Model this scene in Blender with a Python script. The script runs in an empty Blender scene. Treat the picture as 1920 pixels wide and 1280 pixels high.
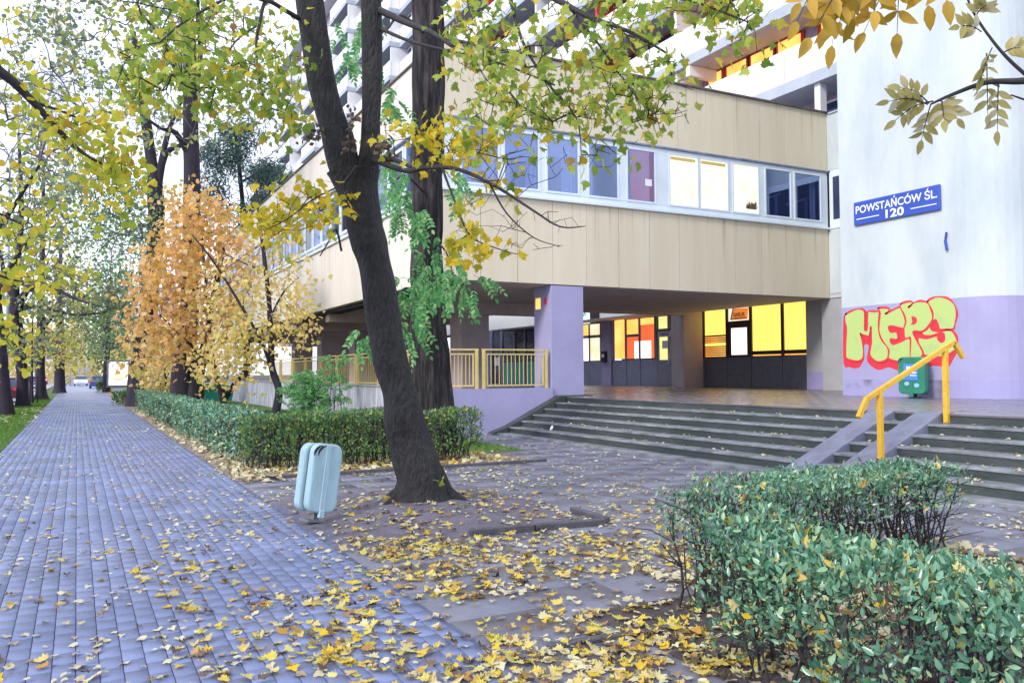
import bpy, math, random
import numpy as np
from mathutils import Matrix, Vector, noise as mnoise

random.seed(7)
rng = np.random.default_rng(11)
scene = bpy.context.scene

# ------------------------------------------------------------------ camera, sky, sun, exposure
FOC = 1560.0            # focal length in pixels of the 1920 wide photograph
YAW, PITCH, ROLL, EYE = math.radians(27.6), math.radians(2.1), math.radians(0.35), 1.6
fwd = np.array([math.sin(YAW) * math.cos(PITCH), math.cos(YAW) * math.cos(PITCH), math.sin(PITCH)])
rgt0 = np.array([math.cos(YAW), -math.sin(YAW), 0.0])
up0 = np.cross(rgt0, fwd)
rgt = rgt0 * math.cos(ROLL) - up0 * math.sin(ROLL)
upv = up0 * math.cos(ROLL) + rgt0 * math.sin(ROLL)
CAM = np.array([0.0, 0.0, EYE])

def P(px, py, d):
    """point of the place at picture direction (px, py) and d metres away along the view axis"""
    return CAM + d * (fwd + rgt * ((px - 960) / FOC) - upv * ((py - 640) / FOC))

def G(px, py, z=0.0):
    d = fwd + rgt * ((px - 960) / FOC) - upv * ((py - 640) / FOC)
    return CAM + d * ((z - EYE) / d[2])

cam_data = bpy.data.cameras.new('camera')
cam = bpy.data.objects.new('camera', cam_data)
scene.collection.objects.link(cam)
cam_data.sensor_width = 36.0
cam_data.lens = 36.0 * FOC / 1920
cam_data.clip_start = 0.05
cam_data.clip_end = 1500
m = Matrix(((rgt[0], upv[0], -fwd[0], 0), (rgt[1], upv[1], -fwd[1], 0), (rgt[2], upv[2], -fwd[2], EYE), (0, 0, 0, 1)))
cam.matrix_world = m
scene.camera = cam

SUN_EL, SUN_AZ = math.radians(32), math.radians(250)      # low daylight from the street side
world = bpy.data.worlds.new('World')
scene.world = world
world.use_nodes = True
nt = world.node_tree
nt.nodes.clear()
wo = nt.nodes.new('ShaderNodeOutputWorld')
bg = nt.nodes.new('ShaderNodeBackground')
bg.inputs['Strength'].default_value = 0.1
sky = nt.nodes.new('ShaderNodeTexSky')
sky.sky_type = 'NISHITA'
sky.sun_disc = False
sky.sun_elevation = SUN_EL
sky.sun_rotation = SUN_AZ
tc = nt.nodes.new('ShaderNodeTexCoord')
nz = nt.nodes.new('ShaderNodeTexNoise')
nz.inputs['Scale'].default_value = 2.2
nz.inputs['Detail'].default_value = 5
cr = nt.nodes.new('ShaderNodeValToRGB')
cr.color_ramp.elements[0].position = 0.3
cr.color_ramp.elements[0].color = (0.84, 0.84, 0.84, 1)
cr.color_ramp.elements[1].position = 0.7
cr.color_ramp.elements[1].color = (0.97, 0.97, 0.97, 1)
mx = nt.nodes.new('ShaderNodeMix')
mx.data_type = 'RGBA'
cc = nt.nodes.new('ShaderNodeValToRGB')                      # closed cloud cover with paler and greyer banks
cc.color_ramp.elements[0].position = 0.36; cc.color_ramp.elements[0].color = (0.50, 0.54, 0.70, 1)
cc.color_ramp.elements[1].position = 0.64; cc.color_ramp.elements[1].color = (0.93, 0.99, 1.10, 1)
n2 = nt.nodes.new('ShaderNodeTexNoise'); n2.inputs['Scale'].default_value = 5.0; n2.inputs['Detail'].default_value = 6
sc10 = nt.nodes.new('ShaderNodeVectorMath'); sc10.operation = 'SCALE'; sc10.inputs['Scale'].default_value = 10.0
nt.links.new(tc.outputs['Generated'], n2.inputs['Vector']); nt.links.new(n2.outputs['Fac'], cc.inputs['Fac'])
nt.links.new(cc.outputs['Color'], sc10.inputs[0]); nt.links.new(sc10.outputs[0], mx.inputs[7])
nt.links.new(tc.outputs['Generated'], nz.inputs['Vector'])
nt.links.new(nz.outputs['Fac'], cr.inputs['Fac'])
nt.links.new(cr.outputs['Color'], mx.inputs[0])
nt.links.new(sky.outputs['Color'], mx.inputs[6])
nt.links.new(mx.outputs[2], bg.inputs['Color'])
nt.links.new(bg.outputs['Background'], wo.inputs['Surface'])

sd = bpy.data.lights.new('sun', 'SUN')
sd.energy = 1.35
sd.angle = math.radians(12)
sd.color = (1.0, 0.96, 0.9)
sun = bpy.data.objects.new('sun', sd)
scene.collection.objects.link(sun)
# the sun stands at azimuth SUN_AZ (0 = +Y, clockwise): over the street on the left, behind the camera
sv = Vector((math.sin(SUN_AZ) * math.cos(SUN_EL), math.cos(SUN_AZ) * math.cos(SUN_EL), math.sin(SUN_EL)))
sun.rotation_euler = sv.to_track_quat('Z', 'Y').to_euler()

scene.view_settings.view_transform = 'Standard'
scene.view_settings.look = 'None'
scene.view_settings.gamma = 1
scene.view_settings.use_curve_mapping = False
scene.view_settings.exposure = 1.0
scene.cycles.max_bounces = 6
scene.cycles.diffuse_bounces = 3
scene.cycles.transparent_max_bounces = 6

COL = scene.collection

# ------------------------------------------------------------------ materials
def new_mat(name):
    mt = bpy.data.materials.new(name)
    mt.use_nodes = True
    t = mt.node_tree
    return mt, t, t.nodes['Principled BSDF'], t.nodes['Material Output']

def mat(name, col, rough=0.7, var=0.15, scale=3.0, bump=0.0, bscale=40.0, metal=0.0, spec=0.5,
        stretch=(1, 1, 1), island=0.0, col2=None, thr=(0.35, 0.7), rvar=0.0, bdist=0.02):
    mt, t, b, o = new_mat(name)
    n, L = t.nodes, t.links
    co = n.new('ShaderNodeTexCoord')
    mp = n.new('ShaderNodeMapping')
    mp.inputs['Scale'].default_value = stretch
    L.new(co.outputs['Object'], mp.inputs['Vector'])
    ns = n.new('ShaderNodeTexNoise')
    ns.inputs['Scale'].default_value = scale
    ns.inputs['Detail'].default_value = 6
    ns.inputs['Roughness'].default_value = 0.65
    L.new(mp.outputs[0], ns.inputs['Vector'])
    rp = n.new('ShaderNodeValToRGB')
    rp.color_ramp.elements[0].position, rp.color_ramp.elements[1].position = thr
    c2 = col2 if col2 else tuple(c * (1 - var) for c in col)
    c1 = col if col2 else tuple(min(1, c * (1 + var)) for c in col)
    rp.color_ramp.elements[0].color = (*c2, 1)
    rp.color_ramp.elements[1].color = (*c1, 1)
    L.new(ns.outputs['Fac'], rp.inputs['Fac'])
    out = rp.outputs['Color']
    if island > 0:
        ge = n.new('ShaderNodeNewGeometry')
        oi = n.new('ShaderNodeObjectInfo')
        ad = n.new('ShaderNodeMath'); ad.operation = 'ADD'
        fr = n.new('ShaderNodeMath'); fr.operation = 'FRACT'
        L.new(ge.outputs['Random Per Island'], ad.inputs[0]); L.new(oi.outputs['Random'], ad.inputs[1])
        L.new(ad.outputs[0], fr.inputs[0])
        mr = n.new('ShaderNodeMapRange')
        mr.inputs['To Min'].default_value = 1 - island
        mr.inputs['To Max'].default_value = 1 + island
        L.new(fr.outputs[0], mr.inputs['Value'])
        vm = n.new('ShaderNodeVectorMath'); vm.operation = 'SCALE'
        L.new(out, vm.inputs[0]); L.new(mr.outputs[0], vm.inputs['Scale'])
        out = vm.outputs[0]
    L.new(out, b.inputs['Base Color'])
    b.inputs['Roughness'].default_value = rough
    if rvar > 0:
        r2 = n.new('ShaderNodeMapRange')
        r2.inputs['From Min'].default_value = 0.35; r2.inputs['From Max'].default_value = 0.65
        r2.inputs['To Min'].default_value = max(0.02, rough - rvar); r2.inputs['To Max'].default_value = rough + rvar
        n3 = n.new('ShaderNodeTexNoise'); n3.inputs['Scale'].default_value = scale * 0.6
        L.new(mp.outputs[0], n3.inputs['Vector']); L.new(n3.outputs['Fac'], r2.inputs['Value'])
        L.new(r2.outputs[0], b.inputs['Roughness'])
    b.inputs['Metallic'].default_value = metal
    b.inputs['Specular IOR Level'].default_value = spec
    if bump > 0:
        n2 = n.new('ShaderNodeTexNoise')
        n2.inputs['Scale'].default_value = bscale
        n2.inputs['Detail'].default_value = 5
        L.new(mp.outputs[0], n2.inputs['Vector'])
        bp = n.new('ShaderNodeBump')
        bp.inputs['Strength'].default_value = bump
        bp.inputs['Distance'].default_value = bdist
        L.new(n2.outputs['Fac'], bp.inputs['Height'])
        L.new(bp.outputs['Normal'], b.inputs['Normal'])
    return mt

def leaf_mat(name, cols, trans=0.4, rough=0.5, gloss=0.3):
    """cols: list of (position, rgb); every leaf takes its own tone"""
    mt, t, b, o = new_mat(name)
    n, L = t.nodes, t.links
    ge = n.new('ShaderNodeNewGeometry')
    oi = n.new('ShaderNodeObjectInfo')
    ad = n.new('ShaderNodeMath'); ad.operation = 'ADD'
    fr = n.new('ShaderNodeMath'); fr.operation = 'FRACT'
    L.new(ge.outputs['Random Per Island'], ad.inputs[0]); L.new(oi.outputs['Random'], ad.inputs[1])
    L.new(ad.outputs[0], fr.inputs[0])
    rp = n.new('ShaderNodeValToRGB')
    e = rp.color_ramp.elements
    e[0].position, e[0].color = cols[0][0], (*cols[0][1], 1)
    e[1].position, e[1].color = cols[-1][0], (*cols[-1][1], 1)
    for p_, c_ in cols[1:-1]:
        x = e.new(p_); x.color = (*c_, 1)
    L.new(fr.outputs[0], rp.inputs['Fac'])
    ns = n.new('ShaderNodeTexNoise'); ns.inputs['Scale'].default_value = 30
    co = n.new('ShaderNodeTexCoord'); L.new(co.outputs['Object'], ns.inputs['Vector'])
    mr = n.new('ShaderNodeMapRange'); mr.inputs['To Min'].default_value = 0.7; mr.inputs['To Max'].default_value = 1.25
    L.new(ns.outputs['Fac'], mr.inputs['Value'])
    vm = n.new('ShaderNodeVectorMath'); vm.operation = 'SCALE'
    L.new(rp.outputs['Color'], vm.inputs[0]); L.new(mr.outputs[0], vm.inputs['Scale'])
    L.new(vm.outputs[0], b.inputs['Base Color'])
    b.inputs['Roughness'].default_value = rough
    b.inputs['Specular IOR Level'].default_value = gloss
    tr = n.new('ShaderNodeBsdfTranslucent'); L.new(vm.outputs[0], tr.inputs['Color'])
    ms = n.new('ShaderNodeMixShader'); ms.inputs[0].default_value = trans
    L.new(b.outputs[0], ms.inputs[1]); L.new(tr.outputs[0], ms.inputs[2])
    L.new(ms.outputs[0], o.inputs['Surface'])
    return mt

def emit_mat(name, col, strength, var=0.12, scale=1.2, col2=None, stretch=(1, 1, 1)):
    mt, t, b, o = new_mat(name)
    n, L = t.nodes, t.links
    co = n.new('ShaderNodeTexCoord')
    ns = n.new('ShaderNodeTexNoise'); ns.inputs['Scale'].default_value = scale
    mpe = n.new('ShaderNodeMapping'); mpe.inputs['Scale'].default_value = stretch
    L.new(co.outputs['Object'], mpe.inputs['Vector']); L.new(mpe.outputs[0], ns.inputs['Vector'])
    rp = n.new('ShaderNodeValToRGB')
    rp.color_ramp.elements[0].position = 0.35; rp.color_ramp.elements[1].position = 0.65
    rp.color_ramp.elements[0].color = (*(col2 or tuple(c * (1 - var) for c in col)), 1)
    rp.color_ramp.elements[1].color = (*col, 1)
    L.new(ns.outputs['Fac'], rp.inputs['Fac'])
    L.new(rp.outputs['Color'], b.inputs['Emission Color'])
    b.inputs['Emission Strength'].default_value = strength
    b.inputs['Base Color'].default_value = (*tuple(c * 0.6 for c in col), 1)
    b.inputs['Roughness'].default_value = 0.6
    return mt

def panel_mat(name, col, ribs=22.0, axis='X', stain=0.5):
    """sheet cladding: fine vertical ribs in relief, rain streaks of dirt"""
    mt, t, b, o = new_mat(name)
    n, L = t.nodes, t.links
    co = n.new('ShaderNodeTexCoord')
    wv = n.new('ShaderNodeTexWave'); wv.bands_direction = axis
    wv.inputs['Scale'].default_value = ribs; wv.inputs['Distortion'].default_value = 0
    L.new(co.outputs['Object'], wv.inputs['Vector'])
    bp = n.new('ShaderNodeBump'); bp.inputs['Strength'].default_value = 0.35; bp.inputs['Distance'].default_value = 0.01
    L.new(wv.outputs['Fac'], bp.inputs['Height']); L.new(bp.outputs['Normal'], b.inputs['Normal'])
    mp = n.new('ShaderNodeMapping'); mp.inputs['Scale'].default_value = (1.3, 1.3, 0.10)
    L.new(co.outputs['Object'], mp.inputs['Vector'])
    ns = n.new('ShaderNodeTexNoise'); ns.inputs['Scale'].default_value = 2.0; ns.inputs['Detail'].default_value = 8
    ns.inputs['Roughness'].default_value = 0.7
    L.new(mp.outputs[0], ns.inputs['Vector'])
    rp = n.new('ShaderNodeValToRGB')
    rp.color_ramp.elements[0].position, rp.color_ramp.elements[1].position = 0.28, 0.62
    rp.color_ramp.elements[0].color = (col[0] * (1 - .3 * stain), col[1] * (1 - .38 * stain), col[2] * (1 - .6 * stain), 1)
    rp.color_ramp.elements[1].color = (*col, 1)
    L.new(ns.outputs['Fac'], rp.inputs['Fac'])
    oi = n.new('ShaderNodeObjectInfo')
    mr = n.new('ShaderNodeMapRange'); mr.inputs['To Min'].default_value = 0.97; mr.inputs['To Max'].default_value = 1.02
    L.new(oi.outputs['Random'], mr.inputs['Value'])
    vm = n.new('ShaderNodeVectorMath'); vm.operation = 'SCALE'
    # narrow drips of rust and soot below the coping and the sill
    m3 = n.new('ShaderNodeMapping'); m3.inputs['Scale'].default_value = (5.5, 5.5, 0.12); L.new(co.outputs['Object'], m3.inputs['Vector'])
    n3 = n.new('ShaderNodeTexNoise'); n3.inputs['Scale'].default_value = 1.6; n3.inputs['Detail'].default_value = 4; L.new(m3.outputs[0], n3.inputs['Vector'])
    r3 = n.new('ShaderNodeMapRange'); r3.inputs['From Min'].default_value = 0.56; r3.inputs['From Max'].default_value = 0.72; L.new(n3.outputs['Fac'], r3.inputs['Value'])
    sx = n.new('ShaderNodeSeparateXYZ'); L.new(co.outputs['Object'], sx.inputs[0])
    zs = []
    for zt in (10.15, 6.25):
        q = n.new('ShaderNodeMapRange'); q.inputs['From Min'].default_value = zt - 1.5; q.inputs['From Max'].default_value = zt; L.new(sx.outputs['Z'], q.inputs['Value'])
        if zt > 9: zs.append(q.outputs[0])
        else:
            g = n.new('ShaderNodeMath'); g.operation = 'LESS_THAN'; g.inputs[1].default_value = 6.4; L.new(sx.outputs['Z'], g.inputs[0])
            h = n.new('ShaderNodeMath'); h.operation = 'MULTIPLY'; L.new(q.outputs[0], h.inputs[0]); L.new(g.outputs[0], h.inputs[1]); zs.append(h.outputs[0])
    a_ = n.new('ShaderNodeMath'); a_.operation = 'ADD'; L.new(zs[0], a_.inputs[0]); L.new(zs[1], a_.inputs[1])
    p_ = n.new('ShaderNodeMath'); p_.operation = 'MULTIPLY'; L.new(a_.outputs[0], p_.inputs[0]); L.new(r3.outputs[0], p_.inputs[1])
    q_ = n.new('ShaderNodeMath'); q_.operation = 'MULTIPLY'; q_.inputs[1].default_value = 0.5; L.new(p_.outputs[0], q_.inputs[0])
    dm = n.new('ShaderNodeMix'); dm.data_type = 'RGBA'; L.new(q_.outputs[0], dm.inputs[0])
    L.new(rp.outputs['Color'], vm.inputs[0]); L.new(mr.outputs[0], vm.inputs['Scale'])
    L.new(vm.outputs[0], dm.inputs[6]); dm.inputs[7].default_value = (0.26, 0.19, 0.11, 1)
    L.new(dm.outputs[2], b.inputs['Base Color'])
    b.inputs['Roughness'].default_value = 0.6
    return mt

M = {}
M['paver'] = mat('blue grey paving', (0.165, 0.20, 0.36), 0.42, 0.26, 1.1, 0.35, 90, island=0.13, rvar=0.18)
M['joint'] = mat('joint sand', (0.11, 0.125, 0.20), 0.9, 0.3, 6)
M['slab'] = mat('worn concrete slab', (0.20, 0.21, 0.275), 0.45, 0.3, 1.3, 0.3, 60, island=0.10, col2=(0.12, 0.115, 0.155), rvar=0.2)
M['soil'] = mat('dark soil', (0.07, 0.055, 0.06), 0.95, 0.4, 5, 0.6, 25)
M['litter'] = mat('trodden leaf litter', (0.36, 0.29, 0.24), 0.95, 0.4, 8, 0.6, 30, col2=(0.16, 0.12, 0.10))
M['grass'] = mat('short grass ground', (0.10, 0.22, 0.04), 0.95, 0.35, 4, 0.6, 60, col2=(0.06, 0.10, 0.03))
M['asphalt'] = mat('pale wet asphalt', (0.30, 0.30, 0.36), 0.35, 0.2, 2)
M['kerb'] = mat('dark stone kerb', (0.085, 0.08, 0.10), 0.6, 0.3, 6, 0.4, 40)
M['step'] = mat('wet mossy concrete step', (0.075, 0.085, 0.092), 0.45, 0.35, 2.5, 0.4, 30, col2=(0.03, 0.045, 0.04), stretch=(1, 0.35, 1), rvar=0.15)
M['tread'] = mat('worn tread with painted sky sheen', (0.34, 0.35, 0.40), 0.36, 0.3, 2.5, 0.3, 40, col2=(0.13, 0.15, 0.16), rvar=0.15)  # pale colour carries the wet sky reflection on the treads
M['ramp'] = mat('grey ramp concrete', (0.19, 0.20, 0.28), 0.5, 0.2, 4, 0.3, 50)
M['terrace'] = mat('wet terrace tile', (0.13, 0.115, 0.14), 0.30, 0.3, 1.2, 0.06, 12, island=0.12, rvar=0.08, spec=1.0)
M['terrace'].node_tree.nodes['Principled BSDF'].inputs['Coat Weight'].default_value = 0.6
M['terrace'].node_tree.nodes['Principled BSDF'].inputs['Coat Roughness'].default_value = 0.22
M['beige'] = panel_mat('beige ribbed cladding', (0.74, 0.66, 0.51), 9.0, 'X', 0.26)
M['beige_w'] = panel_mat('beige ribbed cladding with painted daylight', (0.76, 0.71, 0.66), 9.0, 'Y', 0.2)  # whiter copy of the beige, daylight on the street face painted in
M['flash'] = mat('grey blue flashing', (0.22, 0.25, 0.36), 0.6, 0.3, 5, stretch=(1, 1, .3))
M['cap'] = mat('dark weathered coping', (0.13, 0.11, 0.10), 0.7, 0.4, 6)
M['upvc'] = mat('white window plastic', (0.72, 0.80, 0.88), 0.35, 0.06, 2)
M['blueglass'] = mat('sky mirroring window glass', (0.19, 0.29, 0.52), 0.06, 0.15, 0.9, metal=0.75, col2=(0.07, 0.11, 0.30), thr=(0.35, 0.6))
def clear_glass(name, tint, refl, gcol):
    mt, t, b, o = new_mat(name)
    n, L = t.nodes, t.links
    tr = n.new('ShaderNodeBsdfTransparent'); tr.inputs['Color'].default_value = (*tint, 1)
    gl = n.new('ShaderNodeBsdfGlossy'); gl.inputs['Roughness'].default_value = 0.03; gl.inputs['Color'].default_value = (*gcol, 1)
    ms = n.new('ShaderNodeMixShader'); ms.inputs[0].default_value = refl
    L.new(tr.outputs[0], ms.inputs[1]); L.new(gl.outputs[0], ms.inputs[2]); L.new(ms.outputs[0], o.inputs['Surface'])
    return mt
M['clearblue'] = clear_glass('clear window glass', (0.75, 0.80, 0.92), 0.30, (0.48, 0.58, 0.85))
M['darkglass'] = mat('dark window glass', (0.05, 0.06, 0.12), 0.06, 0.3, 1.5, metal=0.35, spec=0.8)
M['redglass'] = mat('window onto red room', (0.42, 0.20, 0.22), 0.1, 0.35, 1.0, metal=0.2, col2=(0.20, 0.22, 0.42))
M['litcream'] = emit_mat('lit cream room', (1.0, 0.93, 0.74), .52, 0.06, 1.6, col2=(0.95, 0.76, 0.42))
M['lityellow'] = emit_mat('lit yellow blind', (1.0, 0.72, 0.13), 0.85, 0.10, 1.5, col2=(0.72, 0.50, 0.10), stretch=(1, 9, .35))
M['litorange'] = emit_mat('lit orange room', (1.0, 0.36, 0.06), 0.8, 0.1, 1.0, col2=(1.0, 0.55, 0.14))
M['litred'] = emit_mat('lit red wall', (0.9, 0.16, 0.05), 0.55, 0.1)
M['litwhite'] = emit_mat('lit white doorway', (1.0, 0.88, 0.80), 1.0, 0.05)
M['litpale'] = emit_mat('lit pale yellow room', (0.85, 0.82, 0.30), 0.6, 0.15)
M['lilac'] = mat('lilac render', (0.37, 0.345, 0.56), 0.8, 0.06, 1.5, 0.25, 120)
M['lilac2'] = mat('lilac plinth', (0.33, 0.30, 0.54), 0.8, 0.06, 1.5, 0.25, 120)
M['whitewall'] = mat('white render', (0.60, 0.65, 0.67), 0.85, 0.04, 0.9, 0.35, 90, col2=(0.46, 0.52, 0.57), thr=(0.30, 0.60), stretch=(1, 1, .35))
M['towerwhite'] = mat('white tower concrete', (0.80, 0.80, 0.83), 0.8, 0.05, 1.0)
M['towergrey'] = mat('grey blue slab edge', (0.42, 0.47, 0.56), 0.7, 0.08, 2)
M['soffit'] = mat('grey brown soffit', (0.46, 0.39, 0.38), 0.8, 0.12, 1.5)
M['mauve'] = mat('mauve recessed wall', (0.38, 0.30, 0.42), 0.8, 0.15, 1.0)
M['bluepanel'] = mat('blue balcony panel', (0.05, 0.13, 0.60), 0.5, 0.1, 2)
M['redwall'] = mat('red painted wall', (0.50, 0.05, 0.04), 0.6, 0.12, 2)
M['darkred'] = mat('dark red window frame', (0.22, 0.02, 0.03), 0.5, 0.1, 2)
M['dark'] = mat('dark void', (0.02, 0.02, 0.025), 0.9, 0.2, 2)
M['shopgrey'] = mat('grey shop panel', (0.24, 0.26, 0.38), 0.55, 0.12, 3)
M['shopdark'] = mat('charcoal shop panel', (0.13, 0.135, 0.18), 0.5, 0.15, 3)
M['frameblk'] = mat('dark brown frame', (0.035, 0.02, 0.03), 0.5, 0.1, 3)
M['framegrey'] = mat('grey frame', (0.22, 0.22, 0.30), 0.5, 0.1, 3)
M['greywall'] = mat('grey render', (0.40, 0.40, 0.41), 0.8, 0.08, 1.5)
M['pierbrown'] = mat('brown grey pier', (0.40, 0.34, 0.37), 0.8, 0.1, 2)
M['teal'] = mat('teal panel', (0.03, 0.35, 0.30), 0.5, 0.1, 2)
M['fascia'] = mat('white shop fascia', (0.80, 0.83, 0.84), 0.5, 0.03, 1)
M['yellow'] = mat('yellow paint', (0.80, 0.46, 0.03), 0.42, 0.1, 14, 0.25, 60, col2=(0.55, 0.27, 0.03), thr=(0.28, 0.48))
M['paleyellow'] = mat('faded yellow paint', (0.66, 0.52, 0.20), 0.5, 0.12, 8)
M['signblue'] = mat('blue enamel', (0.04, 0.09, 0.45), 0.3, 0.06, 3)
M['signwhite'] = mat('white lettering', (0.85, 0.87, 0.9), 0.4, 0.03, 3)
M['gred'] = mat('red spray paint', (0.70, 0.035, 0.06), 0.6, 0.08, 4)
M['ggreen'] = mat('lime spray paint', (0.47, 0.60, 0.20), 0.6, 0.06, 1.5, col2=(0.36, 0.52, 0.22), thr=(0.3, 0.45))
M['binblue'] = mat('pale mint plastic', (0.36, 0.53, 0.62), 0.45, 0.08, 5, 0.2, 60, stretch=(1, 1, .3), col2=(0.24, 0.37, 0.40), thr=(0.25, 0.55))
M['bingreen'] = mat('green plastic', (0.015, 0.20, 0.12), 0.35, 0.15, 3)
M['black'] = mat('black rubber', (0.015, 0.015, 0.018), 0.6, 0.1, 4)
M['iron'] = mat('grey metal', (0.20, 0.21, 0.24), 0.45, 0.15, 5, metal=0.5)
M['bark'] = mat('dark maple bark', (0.030, 0.026, 0.030), 0.7, 0.35, 16, 1.0, 34, stretch=(1, 1, 0.3), col2=(0.006, 0.007, 0.009), bdist=0.06)
M['barkrough'] = mat('furrowed grey bark', (0.072, 0.056, 0.058), 0.9, 0.4, 9, 1.0, 22, stretch=(1, 1, 0.12), col2=(0.008, 0.007, 0.010), thr=(0.45, 0.64), bdist=0.06)
M['barkfar'] = mat('dark trunk bark', (0.045, 0.035, 0.05), 0.9, 0.4, 4, 0.6, 12, stretch=(1, 1, 0.2), col2=(0.018, 0.015, 0.03))
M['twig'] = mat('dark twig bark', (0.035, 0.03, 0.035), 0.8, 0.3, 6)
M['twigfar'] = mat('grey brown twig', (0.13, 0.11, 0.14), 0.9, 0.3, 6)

M['l_maple'] = leaf_mat('maple leaf green to yellow', [(0.0, (0.20, 0.34, 0.05)), (0.45, (0.36, 0.48, 0.08)), (0.75, (0.55, 0.58, 0.11)), (0.94, (0.78, 0.60, 0.06)), (1.0, (0.38, 0.24, 0.08))], 0.45)
M['l_yellow'] = leaf_mat('yellow maple leaf', [(0.0, (0.45, 0.48, 0.05)), (0.5, (0.70, 0.58, 0.05)), (1.0, (0.90, 0.60, 0.03))], 0.45)
M['l_linden'] = leaf_mat('linden leaf yellow green', [(0.0, (0.33, 0.42, 0.05)), (0.5, (0.58, 0.58, 0.07)), (0.9, (0.78, 0.62, 0.06)), (1.0, (0.5, 0.3, 0.05))], 0.5)
M['l_ash'] = leaf_mat('ash leaflet ochre', [(0.0, (0.40, 0.27, 0.03)), (0.5, (0.58, 0.36, 0.05)), (1.0, (0.72, 0.45, 0.08))], 0.4)
M['l_ashpale'] = leaf_mat('ash leaflet dull green', [(0.0, (0.34, 0.33, 0.12)), (0.6, (0.5, 0.42, 0.14)), (1.0, (0.6, 0.55, 0.4))], 0.4)
M['l_orange'] = leaf_mat('orange autumn leaf', [(0.0, (0.58, 0.44, 0.12)), (0.35, (0.82, 0.55, 0.17)), (0.7, (0.88, 0.50, 0.19)), (1.0, (0.88, 0.66, 0.40))], 0.5)
M['l_gold'] = leaf_mat('golden autumn leaf', [(0.0, (0.58, 0.54, 0.16)), (0.5, (0.85, 0.68, 0.22)), (1.0, (0.92, 0.66, 0.34))], 0.5)
M['l_robinia'] = leaf_mat('robinia leaflet green', [(0.0, (0.07, 0.28, 0.10)), (0.6, (0.16, 0.42, 0.14)), (1.0, (0.34, 0.56, 0.22))], 0.45)
M['l_pine'] = leaf_mat('dark needle', [(0.0, (0.03, 0.09, 0.08)), (1.0, (0.10, 0.18, 0.15))], 0.1)
M['l_green'] = leaf_mat('far green leaf', [(0.0, (0.10, 0.26, 0.06)), (0.6, (0.22, 0.38, 0.10)), (1.0, (0.45, 0.50, 0.12))], 0.45)
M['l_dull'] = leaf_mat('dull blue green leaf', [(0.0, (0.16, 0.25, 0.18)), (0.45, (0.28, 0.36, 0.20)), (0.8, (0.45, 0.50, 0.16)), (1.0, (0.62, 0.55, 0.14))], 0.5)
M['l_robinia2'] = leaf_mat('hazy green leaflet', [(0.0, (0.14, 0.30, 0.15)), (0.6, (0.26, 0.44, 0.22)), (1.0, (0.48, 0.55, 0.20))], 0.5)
M['l_hedge'] = leaf_mat('privet leaf', [(0.0, (0.04, 0.13, 0.08)), (0.4, (0.10, 0.27, 0.17)), (0.75, (0.20, 0.42, 0.27)), (0.93, (0.38, 0.55, 0.30)), (0.985, (0.40, 0.42, 0.10)), (1.0, (0.7, 0.45, 0.06))], 0.25, 0.28, 0.8)
M['l_hedge2'] = leaf_mat('hedge leaf mid green', [(0.0, (0.05, 0.13, 0.07)), (0.5, (0.12, 0.25, 0.10)), (0.9, (0.22, 0.34, 0.08)), (1.0, (0.50, 0.45, 0.08))], 0.25, 0.45, 0.4)
M['l_ground'] = leaf_mat('fallen leaf', [(0.0, (0.70, 0.62, 0.36)), (0.25, (0.66, 0.58, 0.10)), (0.5, (0.80, 0.52, 0.03)), (0.7, (0.70, 0.62, 0.30)), (0.88, (0.62, 0.34, 0.06)), (1.0, (0.35, 0.2, 0.1))], 0.2, 0.5)
M['l_pale'] = leaf_mat('small pale fallen leaf', [(0.0, (0.62, 0.56, 0.42)), (0.5, (0.72, 0.66, 0.40)), (0.85, (0.50, 0.40, 0.28)), (1.0, (0.3, 0.2, 0.12))], 0.2, 0.5)
M['l_brown'] = leaf_mat('brown dead leaf', [(0.0, (0.10, 0.07, 0.06)), (1.0, (0.24, 0.17, 0.13))], 0.2)
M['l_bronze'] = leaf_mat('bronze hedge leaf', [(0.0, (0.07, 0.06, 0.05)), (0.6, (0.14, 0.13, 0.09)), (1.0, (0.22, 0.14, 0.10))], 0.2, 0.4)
M['blade'] = leaf_mat('grass blade', [(0.0, (0.08, 0.20, 0.03)), (1.0, (0.20, 0.38, 0.06))], 0.3)

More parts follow.
